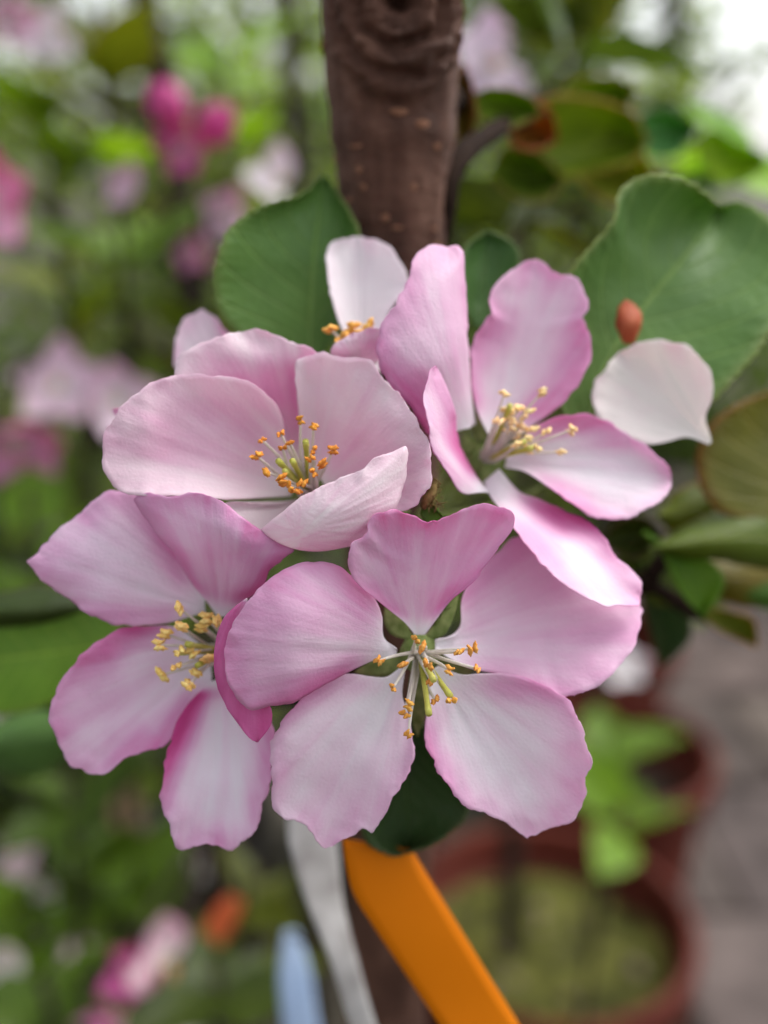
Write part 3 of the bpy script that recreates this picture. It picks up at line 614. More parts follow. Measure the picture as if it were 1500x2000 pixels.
C4 = dict(left=[(975, 915), (1015, 960), (1047, 972), (1100, 995), (1153, 1021), (1185, 1053), (1197, 1082), (1233, 1112), (1256, 1146), (1250, 1180)],
          right=[(945, 940), (955, 965), (985, 1005), (1004, 1032), (1047, 1085), (1089, 1128), (1137, 1162), (1175, 1182), (1217, 1184), (1250, 1182)],
          mid=[(1010, 985), (1090, 1050), (1180, 1130)], zl=(19, 17, 15, 13, 12), zm=(18, 13.5, 11, 10.5, 11), zr=(18, 9, 5, 6, 10), pk=(.05, .50, .30, .06), claw=.16, wave=.4)
C5 = dict(left=[(948, 960), (903, 963), (876, 925), (849, 883), (836, 824), (828, 781), (833, 744), (840, 722), (849, 712)],
          right=[(966, 965), (945, 950), (919, 909), (898, 867), (890, 810), (882, 780), (871, 752), (860, 728), (850, 712)],
          mid=[(905, 915), (868, 850), (852, 770)], zl=(14, 7, 3.5, 3.5, 6), zm=(16, 11, 7.5, 6.5, 7), zr=(19, 17, 14, 10, 7), pk=(.30, .1, .30, .0), claw=.12, wave=.3)
sepC = [dict(left=[(945, 880), (925, 850), (925, 820), (935, 795)], right=[(960, 870), (955, 840), (948, 815), (936, 795)], zl=(22, 21, 21), zm=(22, 21, 21), zr=(22, 21, 21)),
        dict(left=[(935, 900), (908, 885), (900, 865), (903, 848)], right=[(945, 885), (930, 865), (918, 855), (904, 848)], zl=(22, 20, 19.5), zm=(22, 20, 19.5), zr=(22, 20, 19.5)),
        dict(left=[(945, 905), (935, 930), (935, 950), (945, 965)], right=[(965, 905), (968, 930), (960, 950), (946, 965)], zl=(20, 19.5, 19.5), zm=(20, 19.2, 19.5), zr=(20, 19.5, 19.5))]
anC = [(985, 769), (1059, 766), (1017, 796), (1035, 803), (995, 813), (974, 822), (1001, 837), (1012, 851), (1031, 856), (1067, 843), (1116, 840), (1096, 883), (1031, 878), (1049, 875), (1005, 800), (1000, 825), (1018, 832), (988, 842), (1024, 815), (984, 800), (1010, 868), (1040, 838)]
blossom('apple_blossom', (951, 898, 21), 'soft pink blossom with upright petals and pale yellow stamens beside the fallen white petal', [C1, C2, C3, C4, C5],
        [(x, y, 13+.6*((k*7) % 5)) for k, (x, y) in enumerate(anC)], [(997, 790, 14), (1025, 862, 13), (1040, 875, 13)], sepC, acol=(1.25, 2.0, 4.5), asize=.85, frad=.00019, tint=(1.01, .99, 1.02), axis=(-.5, .4, -.2))

# ---- F: the wide blossom at the other side
F1 = dict(left=[(400, 1195), (372, 1204), (328, 1217), (280, 1222), (228, 1222), (180, 1204), (136, 1176), (88, 1140), (66, 1114), (54, 1096)],
          right=[(420, 1185), (400, 1150), (372, 1110), (345, 1060), (315, 1010), (262, 965), (216, 958), (172, 988), (120, 1028), (84, 1064), (54, 1096)],
          mid=[(340, 1165), (240, 1110), (140, 1090)], zl=(17, 12, 10, 10.5, 12), zm=(17, 12.5, 9.5, 9, 12), zr=(17, 14, 11.5, 12, 12.5, 12), pk=(.26, .14, .22, .0), claw=.12, wave=.6)
F2 = dict(left=[(425, 1205), (400, 1170), (372, 1136), (344, 1088), (300, 1036), (276, 1000), (264, 975), (288, 964), (328, 970), (372, 966), (412, 973)],
          right=[(440, 1205), (472, 1178), (508, 1152), (532, 1112), (556, 1088), (573, 1072), (532, 1053), (504, 1037), (468, 1008), (448, 989), (412, 973)],
          mid=[(440, 1140), (425, 1060), (415, 1010)], zl=(16, 11, 7.5, 5.5, 3.5, 2.4), zm=(15, 8.5, 4.5, 2.4, 2.4), zr=(15, 9, 5.5, 4.4, 3, 2.4), pk=(.34, .16, .24, .05), claw=.1, wave=.5)
F3 = dict(left=[(395, 1262), (344, 1226), (280, 1224), (232, 1231), (192, 1256), (152, 1292), (124, 1324), (108, 1356), (97, 1392), (108, 1436), (120, 1472), (140, 1497), (176, 1511)],
          right=[(410, 1300), (412, 1328), (392, 1358), (360, 1394), (340, 1437), (322, 1458), (276, 1468), (240, 1484), (208, 1509), (176, 1511)],
          mid=[(320, 1320), (230, 1400)], zl=(17, 13, 9.5, 10, 12.5), zm=(17, 14, 12.5, 12.5), zr=(16, 13, 11, 11.5, 12.5), pk=(.24, .34, .26, .0), claw=.14, wave=.6)
F4 = dict(left=[(412, 1330), (370, 1372), (344, 1412), (332, 1452), (324, 1488), (316, 1536), (316, 1576), (332, 1612), (340, 1644), (352, 1660), (385, 1652), (420, 1650)],
          right=[(455, 1320), (505, 1360), (530, 1410), (534, 1460), (533, 1500), (528, 1542), (513, 1574), (504, 1616), (480, 1637), (452, 1658), (420, 1650)],
          mid=[(435, 1420), (430, 1540)], zl=(14, 11, 8.5, 8.5, 10), zm=(14, 12, 10.5, 10), zr=(13, 10.5, 8.5, 8, 10), pk=(.10, .58, .26, .02), claw=.05, wave=.6, jag=7)
F5 = dict(left=[(450, 1255), (500, 1215), (560, 1195), (620, 1200)], right=[(450, 1285), (510, 1310), (570, 1300), (620, 1200)], zl=(15, 13, 12), zm=(15, 14, 12), zr=(15, 13, 12), pk=(.3, .2, .2, 0))
sepF = [dict(left=[(430, 1235), (405, 1205), (400, 1185), (405, 1165)], right=[(445, 1230), (435, 1205), (422, 1185), (406, 1165)], zl=(17, 16, 15), zm=(17, 16, 15), zr=(17, 16, 15)),
        dict(left=[(425, 1320), (415, 1345), (420, 1370), (436, 1385)], right=[(445, 1320), (450, 1345), (447, 1370), (437, 1385)], zl=(17, 16, 15), zm=(17, 16, 15), zr=(17, 16, 15))]
anF = [(350, 1188), (404, 1208), (424, 1212), (354, 1224), (394, 1226), (322, 1238), (312, 1260), (350, 1272), (376, 1272), (408, 1286), (344, 1302), (316, 1318), (382, 1314), (368, 1338)]
blossom('apple_blossom', (446, 1272, 17), 'pink blossom with creamy yellow anthers, partly covered by the wide open mauve blossom', [F1, F2, F3, F4, F5],
        [(x, y, 6.5+.35*((k*5) % 7)) for k, (x, y) in enumerate(anF)], [(365, 1258, 7), (352, 1274, 8), (385, 1300, 7)], sepF, acol=(1.2, 1.75, 2.8), asize=1.1, frad=.0002, tint=(.985, .98, 1.02), axis=(.5, .2, .1))

# ---- D: white blossom behind, and E: one more behind the cup
D1 = dict(left=[(690, 690), (668, 640), (652, 590), (643, 540), (636, 490), (650, 471), (700, 466)], right=[(725, 690), (745, 640), (765, 600), (786, 568), (795, 545), (775, 502), (745, 476), (700, 466)],
          zl=(22, 22, 24, 28), zm=(23, 25, 27, 28), zr=(22, 22, 24, 28), pk=(-.02, .03, .03, 0), wave=.5)
D2 = dict(left=[(690, 720), (650, 700), (645, 685), (665, 665), (690, 652)], right=[(720, 720), (760, 690), (765, 650), (735, 642), (690, 652)], zl=(19, 13, 11), zm=(19, 13, 11), zr=(19, 14, 11), pk=(.16, .1, .1, 0))
D3 = dict(left=[(710, 700), (770, 680), (830, 640), (880, 600)], right=[(715, 715), (790, 740), (860, 720), (880, 600)], zl=(23, 26, 28), zm=(23, 27, 28), zr=(23, 26, 28), pk=(.1, .1, .1, 0))
blossom('apple_blossom', (702, 705, 24), 'white blossom mostly hidden behind the cup shaped blossom, one white petal upright', [D1, D2, D3], [(645, 643, 15), (688, 641, 15), (717, 640, 15), (668, 660, 14), (700, 655, 14)], [], [], acol=(1.15, 1.3, 1.5), asize=1.25, frad=.0002)
E1 = dict(left=[(440, 780), (380, 750), (340, 710), (335, 680), (360, 630), (395, 602)], right=[(470, 770), (480, 710), (465, 665), (435, 640), (415, 615), (395, 602)], zl=(24, 26, 28), zm=(24, 27, 28), zr=(24, 25, 28), pk=(.16, .1, .1, 0))
E2 = dict(left=[(420, 800), (340, 800), (260, 800), (222, 800)], right=[(430, 830), (330, 850), (250, 850), (222, 800)], zl=(24, 18, 14), zm=(24, 19, 14), zr=(24, 18, 14), pk=(.34, .1, .1, 0))
blossom('apple_blossom', (450, 800, 27), 'pale pink blossom behind the cup shaped blossom, only a petal edge showing', [E1, E2])

# the fallen white petal caught on the big leaf, red bract, fuzzy stipule
pb = Pm(1275, 770, 23)
me = blade([(1390, 862), (1377, 815), (1392, 771), (1388, 728), (1356, 686), (1313, 665), (1260, 669), (1215, 690)], [(1386, 868), (1342, 853), (1303, 861), (1265, 867), (1217, 851), (1180, 825), (1158, 785), (1165, 744), (1215, 690)],
           [(1345, 825), (1290, 770)], (24, 22, 21.5, 22, 24), (24, 24.5, 25, 24.5), (24, 23, 22, 22.5, 24), pk=(-.05, .02, .02, 0), origin=pb, mat=PETAL, name='fallen_petal', claw=.1, wave=.4)
o = tag(link('fallen_petal', me, None, pb), 'single white petal fallen onto the large folded green leaf', 'petal'); o.color = (1.03, 1.03, .98, 1)
me = blade([(1218, 672), (1205, 640), (1207, 600), (1222, 585)], [(1238, 672), (1250, 640), (1245, 605), (1222, 585)], None, (27, 26, 27), (27, 25, 27), (27, 26, 27), origin=Pm(1225, 630, 26), mat=RED_B, name='bract', nu=10, nv=16, thick=.5)
tag(link('bud_scale', me, None, Pm(1225, 630, 26)), 'small orange red bud scale lying on the large folded green leaf', 'bud scale')
leaf([(824, 990), (822, 1005), (835, 1020), (875, 1012)], [(828, 985), (845, 990), (860, 1003), (876, 1012)], None, (7, 6, 5), (7, 6.5, 5), (7, 6.5, 5), mat=LEAF_B, serr=1.0, jag=1, wave=.1, ruff=.1, name='stipule')
hb = Pm(842, 965, 6); HV, HF = [], []
r = random.Random(2)
for k in range(90):
    a = Pm(842+r.gauss(0, 8)+(r.random()-.5)*6, 965+r.uniform(-26, 26), 6+r.uniform(-.4, .4)); d = Vector((r.gauss(0, 1), r.gauss(0, .6), r.gauss(0, 1)))*.0006
    v, f = tube([a-hb, a+d*.6-hb, a+d-hb], [.00009, .00007, .00002], 4); n0 = len(HV); HV += v; HF += [tuple(i+n0 for i in q) for q in f]
P = [Pm(850, 935, 6), Pm(846, 955, 6), Pm(836, 975, 6.2), Pm(826, 992, 6.5)]; v, f = tube([p-hb for p in P], [.0002, .0006, .0007, .0004], 8); n0 = len(HV); HV += v; HF += [tuple(i+n0 for i in q) for q in f]
o = link('stipule_fuzz', mesh_of('stipule_fuzz', HV, HF, FUZZ), tree, hb-Vector(tree.location)); o['kind'] = 'stuff'

# ------------------------------------------------------------------ plant labels
def strip(name, left, right, zl, zr, mat, label, cat='plant label', thick=.45, group=None):
    b = Pm(*left[0], zl[0]); n = 30; grid = []
    for j in range(n+1):
        t = j/n; L, Q = cr(left, t), cr(right, t); a, c = Pm(L[0], L[1], crz(zl, t)), Pm(Q[0], Q[1], crz(zr, t))
        grid.append([a.lerp(c, i/6) for i in range(7)])
    o = link(name, solid_grid(name, grid, mat, (0, 0, 0, 0), None, b, thick*.001), None, b)
    LABELS.append((o, b, [Pm(*((L0+R0)/2 for L0, R0 in zip(left[0], right[0])), (zl[0]+zr[0])/2), Pm(*((L0+R0)/2 for L0, R0 in zip(left[-1], right[-1])), (zl[-1]+zr[-1])/2)], mat))
    return tag(o, label, cat, group)
LABELS = []
strip('plant_label', [(670, 1640), (676, 1690), (690, 1745), (725, 1803), (790, 1900), (857, 2000), (930, 2110)], [(806, 1660), (828, 1697), (853, 1738), (891, 1800), (951, 1900), (1013, 2000), (1080, 2110)], (26, 27, 28, 27), (28, 28, 28, 27), ORANGE, 'bright orange plastic plant label hanging below the blossoms')
strip('label_tie', [(640, 1400), (585, 1520), (562, 1610), (575, 1690), (602, 1770), (645, 1880), (685, 2010), (720, 2110)], [(720, 1420), (680, 1530), (660, 1610), (664, 1690), (672, 1770), (700, 1880), (735, 2010), (780, 2110)], (66, 62, 58, 56, 54), (68, 64, 60, 55, 52), WHITE_P, 'whitish plastic tie strip hanging beside the orange label', 'tie')
strip('plant_label', [(555, 1820), (545, 1900), (550, 1980), (560, 2090)], [(580, 1815), (605, 1890), (620, 1980), (640, 2090)], (150, 150, 154), (154, 156, 160), BLUE_P, 'small pale blue plastic plant label beside the whitish tie')
strip('plant_label', [(195, 1505), (220, 1600), (240, 1660)], [(245, 1480), (275, 1560), (285, 1640)], (480, 484, 484), (490, 492, 490), TAN_P, 'tan card plant label among the low leaves')
strip('plant_label', [(395, 1820), (420, 1775), (445, 1750)], [(430, 1850), (460, 1800), (475, 1760)], (300, 300, 300), (308, 306, 304), RED_P, 'small red orange plant label among the low leaves')

# ------------------------------------------------------------------ background plants
def leaf_var(k, mat, L=.06):
    r = random.Random(40+k); V, F, UV = [], [], []; nv, nu = 10, 6; fold = r.uniform(.15, .5); bend = r.uniform(-.1, .5)
    for j in range(nv+1):
        t = j/nv; wd = (math.sin(math.pi*t**.8)**.85)*.30*L*(1-.25*t)+.0003
        for i in range(nu+1):
            s = 2*i/nu-1
            V.append((s*wd, t*L*(1-.1*bend*t), abs(s)*wd*fold - bend*.35*L*t*t + .002*nz(s*2, t*4, k*3.3))); UV.append((i/nu, t))
    for j in range(nv):
        for i in range(nu):
            a = j*(nu+1)+i; F.append((a, a+1, a+nu+2, a+nu+1))
    return mesh_of('leaf', V, F, mat, True, UV)
LV_G = [leaf_var(k, LEAF_BG) for k in range(4)]; LV_B = [leaf_var(k+4, LEAF_B) for k in range(4)]; LV_O = [leaf_var(k+8, LEAF_O) for k in range(3)]

def dir_rot(d, roll):
    """rotation whose local Y points along d"""
    d = d.normalized(); q = d.to_track_quat('Y', 'Z'); return (q @ Matrix.Rotation(roll, 3, 'Y').to_quaternion()).to_euler()

def sapling(name, x, y, h, n_leaf, label, group, seed, lean=(0, 0), tr=.011, zlo=.25, spread=.2, sets=None, lsize=.65, z0=.2, tint=1.0, extra=400):
    r = random.Random(seed); root = empty(name, (x, y, z0), label, 'tree', group)
    pts = [Vector((0, 0, 0)), Vector((lean[0]*.3+r.uniform(-.01, .01), lean[1]*.3, h*.33)), Vector((lean[0]*.65+r.uniform(-.015, .015), lean[1]*.65, h*.66)), Vector((lean[0], lean[1], h))]
    P = spline(pts, 26); V, F = tube(P, [lerp(tr, tr*.35, k/25)*(1+.12*nz(k*.7, seed)) for k in range(26)], 10); link('trunk', mesh_of('trunk', V, F, BARK_BG), root)
    HOSTS.append((root, [Vector((x, y, z0))+q for q in P]))
    limbs = []; nl = max(6, n_leaf//12)
    for k in range(nl):
        t = r.uniform(zlo, .97); s = P[int(t*25)]; a = r.uniform(0, 2*math.pi); ln = spread*r.uniform(.5, 1.15)*(1.1-.4*t)
        e = s+Vector((math.cos(a)*ln, math.sin(a)*ln, ln*r.uniform(.2, .9))); m = s.lerp(e, .5)+Vector((0, 0, -ln*.08))
        q = curve3(s, m, e, 9); V, F = tube(q, [lerp(tr*.32, tr*.12, i/8) for i in range(9)], 6); link('limb', mesh_of('limb', V, F, BARK_BG), root); limbs.append(q)
    for k in range(n_leaf):
        q = limbs[k % nl]; f = r.uniform(.15, 1.0); i = min(7, int(f*8)); p = q[i].lerp(q[i+1], f*8-i)
        d = Vector((r.gauss(0, 1), r.gauss(0, 1), r.uniform(-.5, .7)))
        ms = r.choice(sets or [LV_G, LV_G, LV_B, LV_O]); o = link('leaf', r.choice(ms), root, p, dir_rot(d, r.uniform(-.9, .9)), lsize*r.uniform(.6, 1.25))
        g = tint*.45*9**r.random(); o.color = (g*r.uniform(.9, 1.4), g, g*r.uniform(.4, 1.0), 1)
    for q_, (mat, cnt) in enumerate(((LEAF_BG, extra//2), (LEAF_FAR, extra//2))):
        if not cnt: continue
        V, F, UV = [], [], []
        for k in range(cnt):
            q = limbs[r.randrange(nl)]; p = q[r.randrange(1, 9)]+Vector((r.gauss(0, .035), r.gauss(0, .035), r.gauss(0, .035)))
            d = Vector((r.gauss(0, 1), r.gauss(0, 1), r.gauss(0, .6))).normalized(); s_ = d.cross(Vector((r.gauss(0, 1), r.gauss(0, 1), r.gauss(0, 1)))).normalized(); l = .042*lsize/.65*r.uniform(.5, 1.1); u_ = d.cross(s_)*l*.12
            n0 = len(V); V += [p, p+d*l*.5+s_*l*.27+u_, p+d*l, p+d*l*.5-s_*l*.27+u_]; UV += [(.5, 0), (1, .5), (.5, 1), (0, .5)]; F += [(n0, n0+1, n0+2), (n0, n0+2, n0+3)]
        o = link('foliage', mesh_of('foliage', V, F, mat, False, UV), root); o['kind'] = 'stuff'; g = tint*(1.0, 1.7)[q_]; o.color = (g, g, g, 1)
    return root

def pot(name, x, y, r, h, mat, label, group, soil_mat=MOSS, fill=.08):
    root = empty(name, (x, y, 0), label, 'pot', group); n = 48
    def lathe(nm, prof, m):
        V, F = [], []
        for (q, z) in prof:
            for s in range(n): a = 2*math.pi*s/n; V.append((q*math.cos(a), q*math.sin(a), z))
        for k in range(len(prof)-1):
            for s in range(n):
                b = k*n+(s+1) % n; F.append((k*n+s, b, b+n, k*n+s+n))
        return link(nm, mesh_of(nm, V, F, m), root)
    lathe('wall', [(.001, .012), (r*.72, .012), (r*.76, .005), (r*.78, .02), (r*.95, h-.04), (r*.95, h-.036), (r*.90, h-.036), (r*.74, .03)], mat)
    lathe('rim', [(r*.93, h-.045), (r*1.02, h-.044), (r*1.035, h-.03), (r*1.035, h-.006), (r*1.02, h), (r*.96, h), (r*.945, h-.006), (r*.93, h-.045)], mat)
    # lumpy soil surface
    rs = r*.92*(1-.2*fill/h); V = [(0, 0, h-fill+.01)]; F = []; rings = 14
    for k in range(1, rings+1):
        for s in range(n):
            a = 2*math.pi*s/n; q = rs*k/rings; V.append((q*math.cos(a), q*math.sin(a), h-fill+.014*nz(q*25*math.cos(a)+x*7, q*25*math.sin(a), y*9)+.008*(1-k/rings)))
    for s in range(n): F.append((0, 1+s, 1+(s+1) % n))
    for k in range(rings-1):
        for s in range(n):
            a = 1+k*n+s; b = 1+k*n+(s+1) % n; F.append((a, a+n, b+n, b))
    link('soil', mesh_of('soil', V, F, soil_mat), root)
    return root
pot('nursery_pot', .155, .77, .135, .30, POT_RED, 'red brown nursery pot with mossy soil and a thin dark stem', 'potted plants by the path', MOSS, .05)
pot('nursery_pot', .27, 1.07, .135, .30, POT_RED, 'red brown nursery pot behind the mossy one, bright green leaves in front', 'potted plants by the path', SOIL)
pot('nursery_pot', .34, 1.45, .13, .28, POT_RED, 'red brown nursery pot farthest along the path', 'potted plants by the path', SOIL)
for k, (x, y, hh) in enumerate([(-.16, .56, .24), (-.38, .66, .24), (-.26, .98, .26), (-.62, 1.05, .26), (-.02, 1.25, .26)]):
    pot('nursery_pot', x, y, .125, hh, POT_BLK, 'black plastic nursery pot on the ground under the leafy saplings', 'black pots under the saplings', SOIL, .04)

GR = 'potted saplings behind the blossoms'
sapling('apple_sapling', .122, .77, 1.15, 60, 'thin dark stemmed sapling standing in the mossy red brown pot', GR, 5, (-.03, .06), .010, .62, .14, z0=.2, extra=160)
sapling('apple_sapling', .27, 1.07, 1.1, 80, 'sapling standing in the second red brown pot by the path', GR, 6, (-.10, .05), .010, .5, .17, z0=.2, extra=300)
sapling('apple_sapling', -.16, .56, .46, 190, 'short bushy sapling low behind the whitish tie strip', GR, 21, (-.05, .02), .008, .05, .20, [LV_G, LV_G, LV_B, LV_O], .6, z0=.2, tint=.8, extra=450)
sapling('apple_sapling', -.38, .66, .85, 270, 'bushy dark leaved sapling behind the blurred blossom trio', GR, 22, (.04, .0), .010, .05, .27, [LV_G, LV_G, LV_O], .6, z0=.2, tint=.85, extra=500)
sapling('apple_sapling', -.26, .98, .78, 250, 'leafy sapling in a black pot behind the thin upright stem', GR, 23, (.06, .0), .011, .08, .28, [LV_G, LV_B, LV_O], z0=.2, tint=1.0, extra=500)
sapling('apple_sapling', -.62, 1.05, .85, 260, 'leafy sapling in a black pot behind the bushy dark leaved one', GR, 24, (.06, .0), .011, .08, .28, [LV_G, LV_B, LV_O], z0=.2, tint=1.0, extra=500)
sapling('apple_sapling', -.02, 1.25, 1.0, 220, 'leafy sapling in a black pot straight behind the scarred trunk', GR, 25, (-.06, .0), .012, .15, .28, [LV_B, LV_O, LV_G], z0=.2)
sapling('apple_sapling', .30, 1.75, 1.1, 200, 'sapling farther along the path with light green leaves', GR, 27, (.0, .0), .012, .25, .28, [LV_B, LV_G], z0=.2)

# dark bare limbs of the sapling behind, crossing the upper part
tw = empty('bare_stem', (W(575, 400, .75).x, W(575, 400, .75).y, 0), 'thin dark upright stem rising behind the broad green leaf', 'stem')
branch(tw, [Vector((tw.location.x, tw.location.y, 0)), W(590, 400, .75), W(575, 200, .75), W(562, 0, .75), W(555, -200, .76)], .012, .008, BARK_BG, 'stem', n=30, knob=.1)
tw = empty('bare_stem', (W(250, 700, .55).x, W(250, 700, .55).y, 0), 'dark slanting stem behind the deep pink buds', 'stem')
branch(tw, [Vector((tw.location.x+.03, tw.location.y, 0)), W(370, 700, .56), W(350, 330, .55), W(318, 120, .54), W(270, -20, .53), W(200, -200, .53)], .010, .007, BARK_BG, 'stem', n=30, knob=.1)

# far trees: trunk, limbs and a crown of many leaves
def far_tree(x, y, h, cr_, n, label, seed, tint, lsize=.09, zc=.62):
    r = random.Random(seed); root = empty('garden_tree', (x, y, 0), label, 'tree', 'trees beyond the nursery rows')
    P = spline([Vector((0, 0, 0)), Vector((r.uniform(-.1, .1), 0, h*.35)), Vector((r.uniform(-.15, .15), 0, h*.9))], 16)
    V, F = tube(P, [lerp(.028*h, .008*h, k/15)*.9 for k in range(16)], 10); link('trunk', mesh_of('trunk', V, F, BARK_BG), root)
    V, F, UV = [], [], []; clumps = []
    for k in range(26):
        a = r.uniform(0, 6.28); q = cr_*math.sqrt(r.random()); z = h*zc+(r.random()-.5)*h*.7; q *= max(.25, 1-abs(z-h*zc)/(h*.55))
        c = Vector((q*math.cos(a), q*math.sin(a), z)); clumps.append(c); s = P[min(15, int(15*max(.1, (z-.3)/h)))]
        v, f = tube(curve3(s, s.lerp(c, .5)+Vector((0, 0, .1)), c, 6), [.02, .016, .013, .01, .007, .004], 5); link('limb', mesh_of('limb', v, f, BARK_BG), root)
    for k in range(n):
        c = r.choice(clumps); p = c+Vector((r.gauss(0, 1), r.gauss(0, 1), r.gauss(0, .8)))*cr_*.17
        d = Vector((r.gauss(0, 1), r.gauss(0, 1), r.gauss(0, .6))).normalized(); s = d.cross(Vector((r.gauss(0, 1), r.gauss(0, 1), r.gauss(0, 1)))).normalized(); l = lsize*r.uniform(.6, 1.2); u = d.cross(s)*l*.12
        n0 = len(V); V += [p, p+d*l*.5+s*l*.26+u, p+d*l, p+d*l*.5-s*l*.26+u]; UV += [(.5, 0), (1, .5), (.5, 1), (0, .5)]; F.append((n0, n0+1, n0+2)); F.append((n0, n0+2, n0+3))
    o = link('crown', mesh_of('crown', V, F, LEAF_FAR, False, UV), root); o['kind'] = 'stuff'; o.color = (*tint, 1)
for a in [(-1.5, 1.9, 1.25, .5, 1500, 'bushy green sapling at the end of the second row', 11, (1.2, 1.3, .8), .06, .5), (-.85, 1.75, 1.25, .5, 1500, 'dense dark sapling in the second row', 12, (1.0, 1.15, .7), .06, .5),
          (-.35, 1.95, 1.15, .5, 1500, 'olive green sapling in the second row', 13, (1.5, 1.5, .8), .06, .5), (.15, 2.1, 1.3, .5, 1500, 'yellow green sapling in the second row behind the trunk', 14, (1.8, 1.7, .7), .06, .5),
          (.50, 2.3, 1.3, .40, 2000, 'green sapling in the second row by the path', 15, (.9, 1.0, .7), .06, .5), (1.5, 2.6, 1.3, .5, 2200, 'low green sapling on the far side of the path', 16, (.9, 1.0, .7), .06, .5),
          (-2.2, 3.2, 2.4, 1.0, 3400, 'dense mid green tree behind the saplings', 1, (1.3, 1.4, .7)), (-.9, 3.6, 2.5, .95, 2400, 'pale green tree straight behind the thin upright stem', 2, (2.3, 2.2, 1.1)),
          (.35, 4.4, 2.0, .8, 1900, 'light green tree behind the scarred trunk', 3, (2.0, 2.0, .8)), (1.42, 5.0, 2.4, .40, 420, 'thin crowned tree against the bright sky by the path', 4, (1.2, 1.3, .8)),
          (-2.8, 5.6, 3.0, 1.4, 4200, 'tall pale green tree in the far row', 5, (2.1, 2.15, .9)), (-.9, 6.6, 2.9, 1.5, 4200, 'tall yellow green tree in the far row', 6, (2.3, 2.2, .7)), (4.6, 7.5, 2.2, 1.3, 3000, 'low wide tree beyond the path', 7, (.9, 1, .8)), (1.3, 9.5, 1.9, 1.2, 2600, 'low round tree far beyond the path', 8, (1.2, 1.2, .9))]:
    far_tree(*a)

# ------------------------------------------------------------------ blurred blossoms and buds behind
def pet_var(k, pk):
    _o = Vector(); L = .021; grid = []; r = random.Random(k)
    for j in range(13):
        t = j/12; wd = .0095*math.sin(math.pi*min(1, .06+t*.94)**.75)**.7 if t < 1 else .001
        wd = max(wd, .0008); row = []
        for i in range(9):
            s = 2*i/8-1; row.append(Vector((s*wd, .0015+t*L, .004*t*t+.006*t-.0015*(1-s*s)*math.sin(math.pi*t)+.001*nz(s*2, t*3, k*2.7))))
        grid.append(row)
    return solid_grid('petal', grid, PETAL, pk, None, _o, .00016, .14, k*3.1, face_cam=False)
PV = {'white': [pet_var(k, (-.03, .05, .05, .02)) for k in range(2)], 'pale': [pet_var(k+2, (.2, .2, .2, .05)) for k in range(2)], 'pink': [pet_var(k+4, (.45, .25, .25, .1)) for k in range(2)], 'deep': [pet_var(k+6, (.8, .2, .2, .1)) for k in range(2)]}
def stamen_cluster():
    V, F, fm = [], [], []; r = random.Random(9)
    for k in range(14):
        d = Vector((r.gauss(0, .45), r.gauss(0, .45), 1)).normalized()*r.uniform(.006, .009)
        v, f = tube([Vector(), d*.5, d], [.0002, .00018, .00016], 5); n0 = len(V); V += v; F += [tuple(i+n0 for i in q) for q in f]; fm += [0]*len(f)
        v, f = tube([d*.95, d*1.0, d*1.06, d*1.12], [.0001, .0006, .0006, .0001], 6); n0 = len(V); V += v; F += [tuple(i+n0 for i in q) for q in f]; fm += [1]*len(f)
    return mesh_of('stamens', V, F, None, True, mats=[FILAMENT, ANTHER], fm=fm)
SC = stamen_cluster()
def carry(p, back):
    """a thin limb from the nearest stem out to the stalk that ends at p"""
    best = None
    for root, P in HOSTS:
        for q in P:
            if q.z > p.z+.02 or q.z < .25: continue
            c = (q-p).length + .6*abs((p.z-q.z)-.06)
            if best is None or c < best[0]: best = (c, root, q)
    if not best: return
    _, root, q = best; e = p+back*.028; o = Vector(root.location)
    pts = spline([q, q.lerp(e, .5)+Vector((0, .01, -.02)), p+back*.045, e], 16)
    V, F = tube([v-o for v in pts], [lerp(.0026, .0009, i/15) for i in range(16)], 6); link('limb', mesh_of('limb', V, F, BARK_BG), root)
def bg_blossom(px, py, d, kind, label, aim=None, scale=1.0, seed=0, group='blurred blossoms behind', tint=(1, 1, 1), n=5):
    r = random.Random(seed+int(px)); p = W(px, py, d); root = empty('apple_blossom', p, label, 'blossom', group)
    ax = Vector(aim) if aim else (CAM-p).normalized()+Vector((r.gauss(0, .5), r.gauss(0, .3), r.gauss(0, .5)))
    root.rotation_euler = ax.to_track_quat('Z', 'Y').to_euler(); root.scale = (scale,)*3; carry(p, -ax.normalized()*scale)
    for k in range(n):
        o = link('petal', PV[kind][k % 2], root, (0, 0, 0), (r.uniform(-.2, .35), 0, 2*math.pi*k/5+r.uniform(-.12, .12)), r.uniform(.9, 1.1)); o.color = (*tint, 1)
    link('stamens', SC, root)
    V, F = tube([Vector((0, 0, .0005)), Vector((0, 0, -.003)), Vector((0, 0, -.008)), Vector((0, 0, -.03))], [.002, .0025, .001, .0008], 8); link('stalk', mesh_of('stalk', V, F, SEPAL), root)
    return root
def bud_mesh():
    V, F = [], []
    for k in range(4):
        grid = []; a0 = k*math.pi/2
        for j in range(11):
            t = j/10; row = []
            for i in range(8):
                s = i/7; a = a0+s*2.3; rr = .0068*math.sin(math.pi*(.08+.86*t))**.75*(1-.10*s)+.0004
                row.append(Vector((rr*math.cos(a), rr*math.sin(a), t*.016)))
            grid.append(row)
        n0 = len(V); V += [v for q in grid for v in q]
        F += [(n0+j*8+i, n0+j*8+i+1, n0+(j+1)*8+i+1, n0+(j+1)*8+i) for j in range(10) for i in range(7)]
    return mesh_of('bud_petals', V, F, PETAL, True, [(0.5, .5)]*len(V), [.96]*len(V))
BUD = bud_mesh()
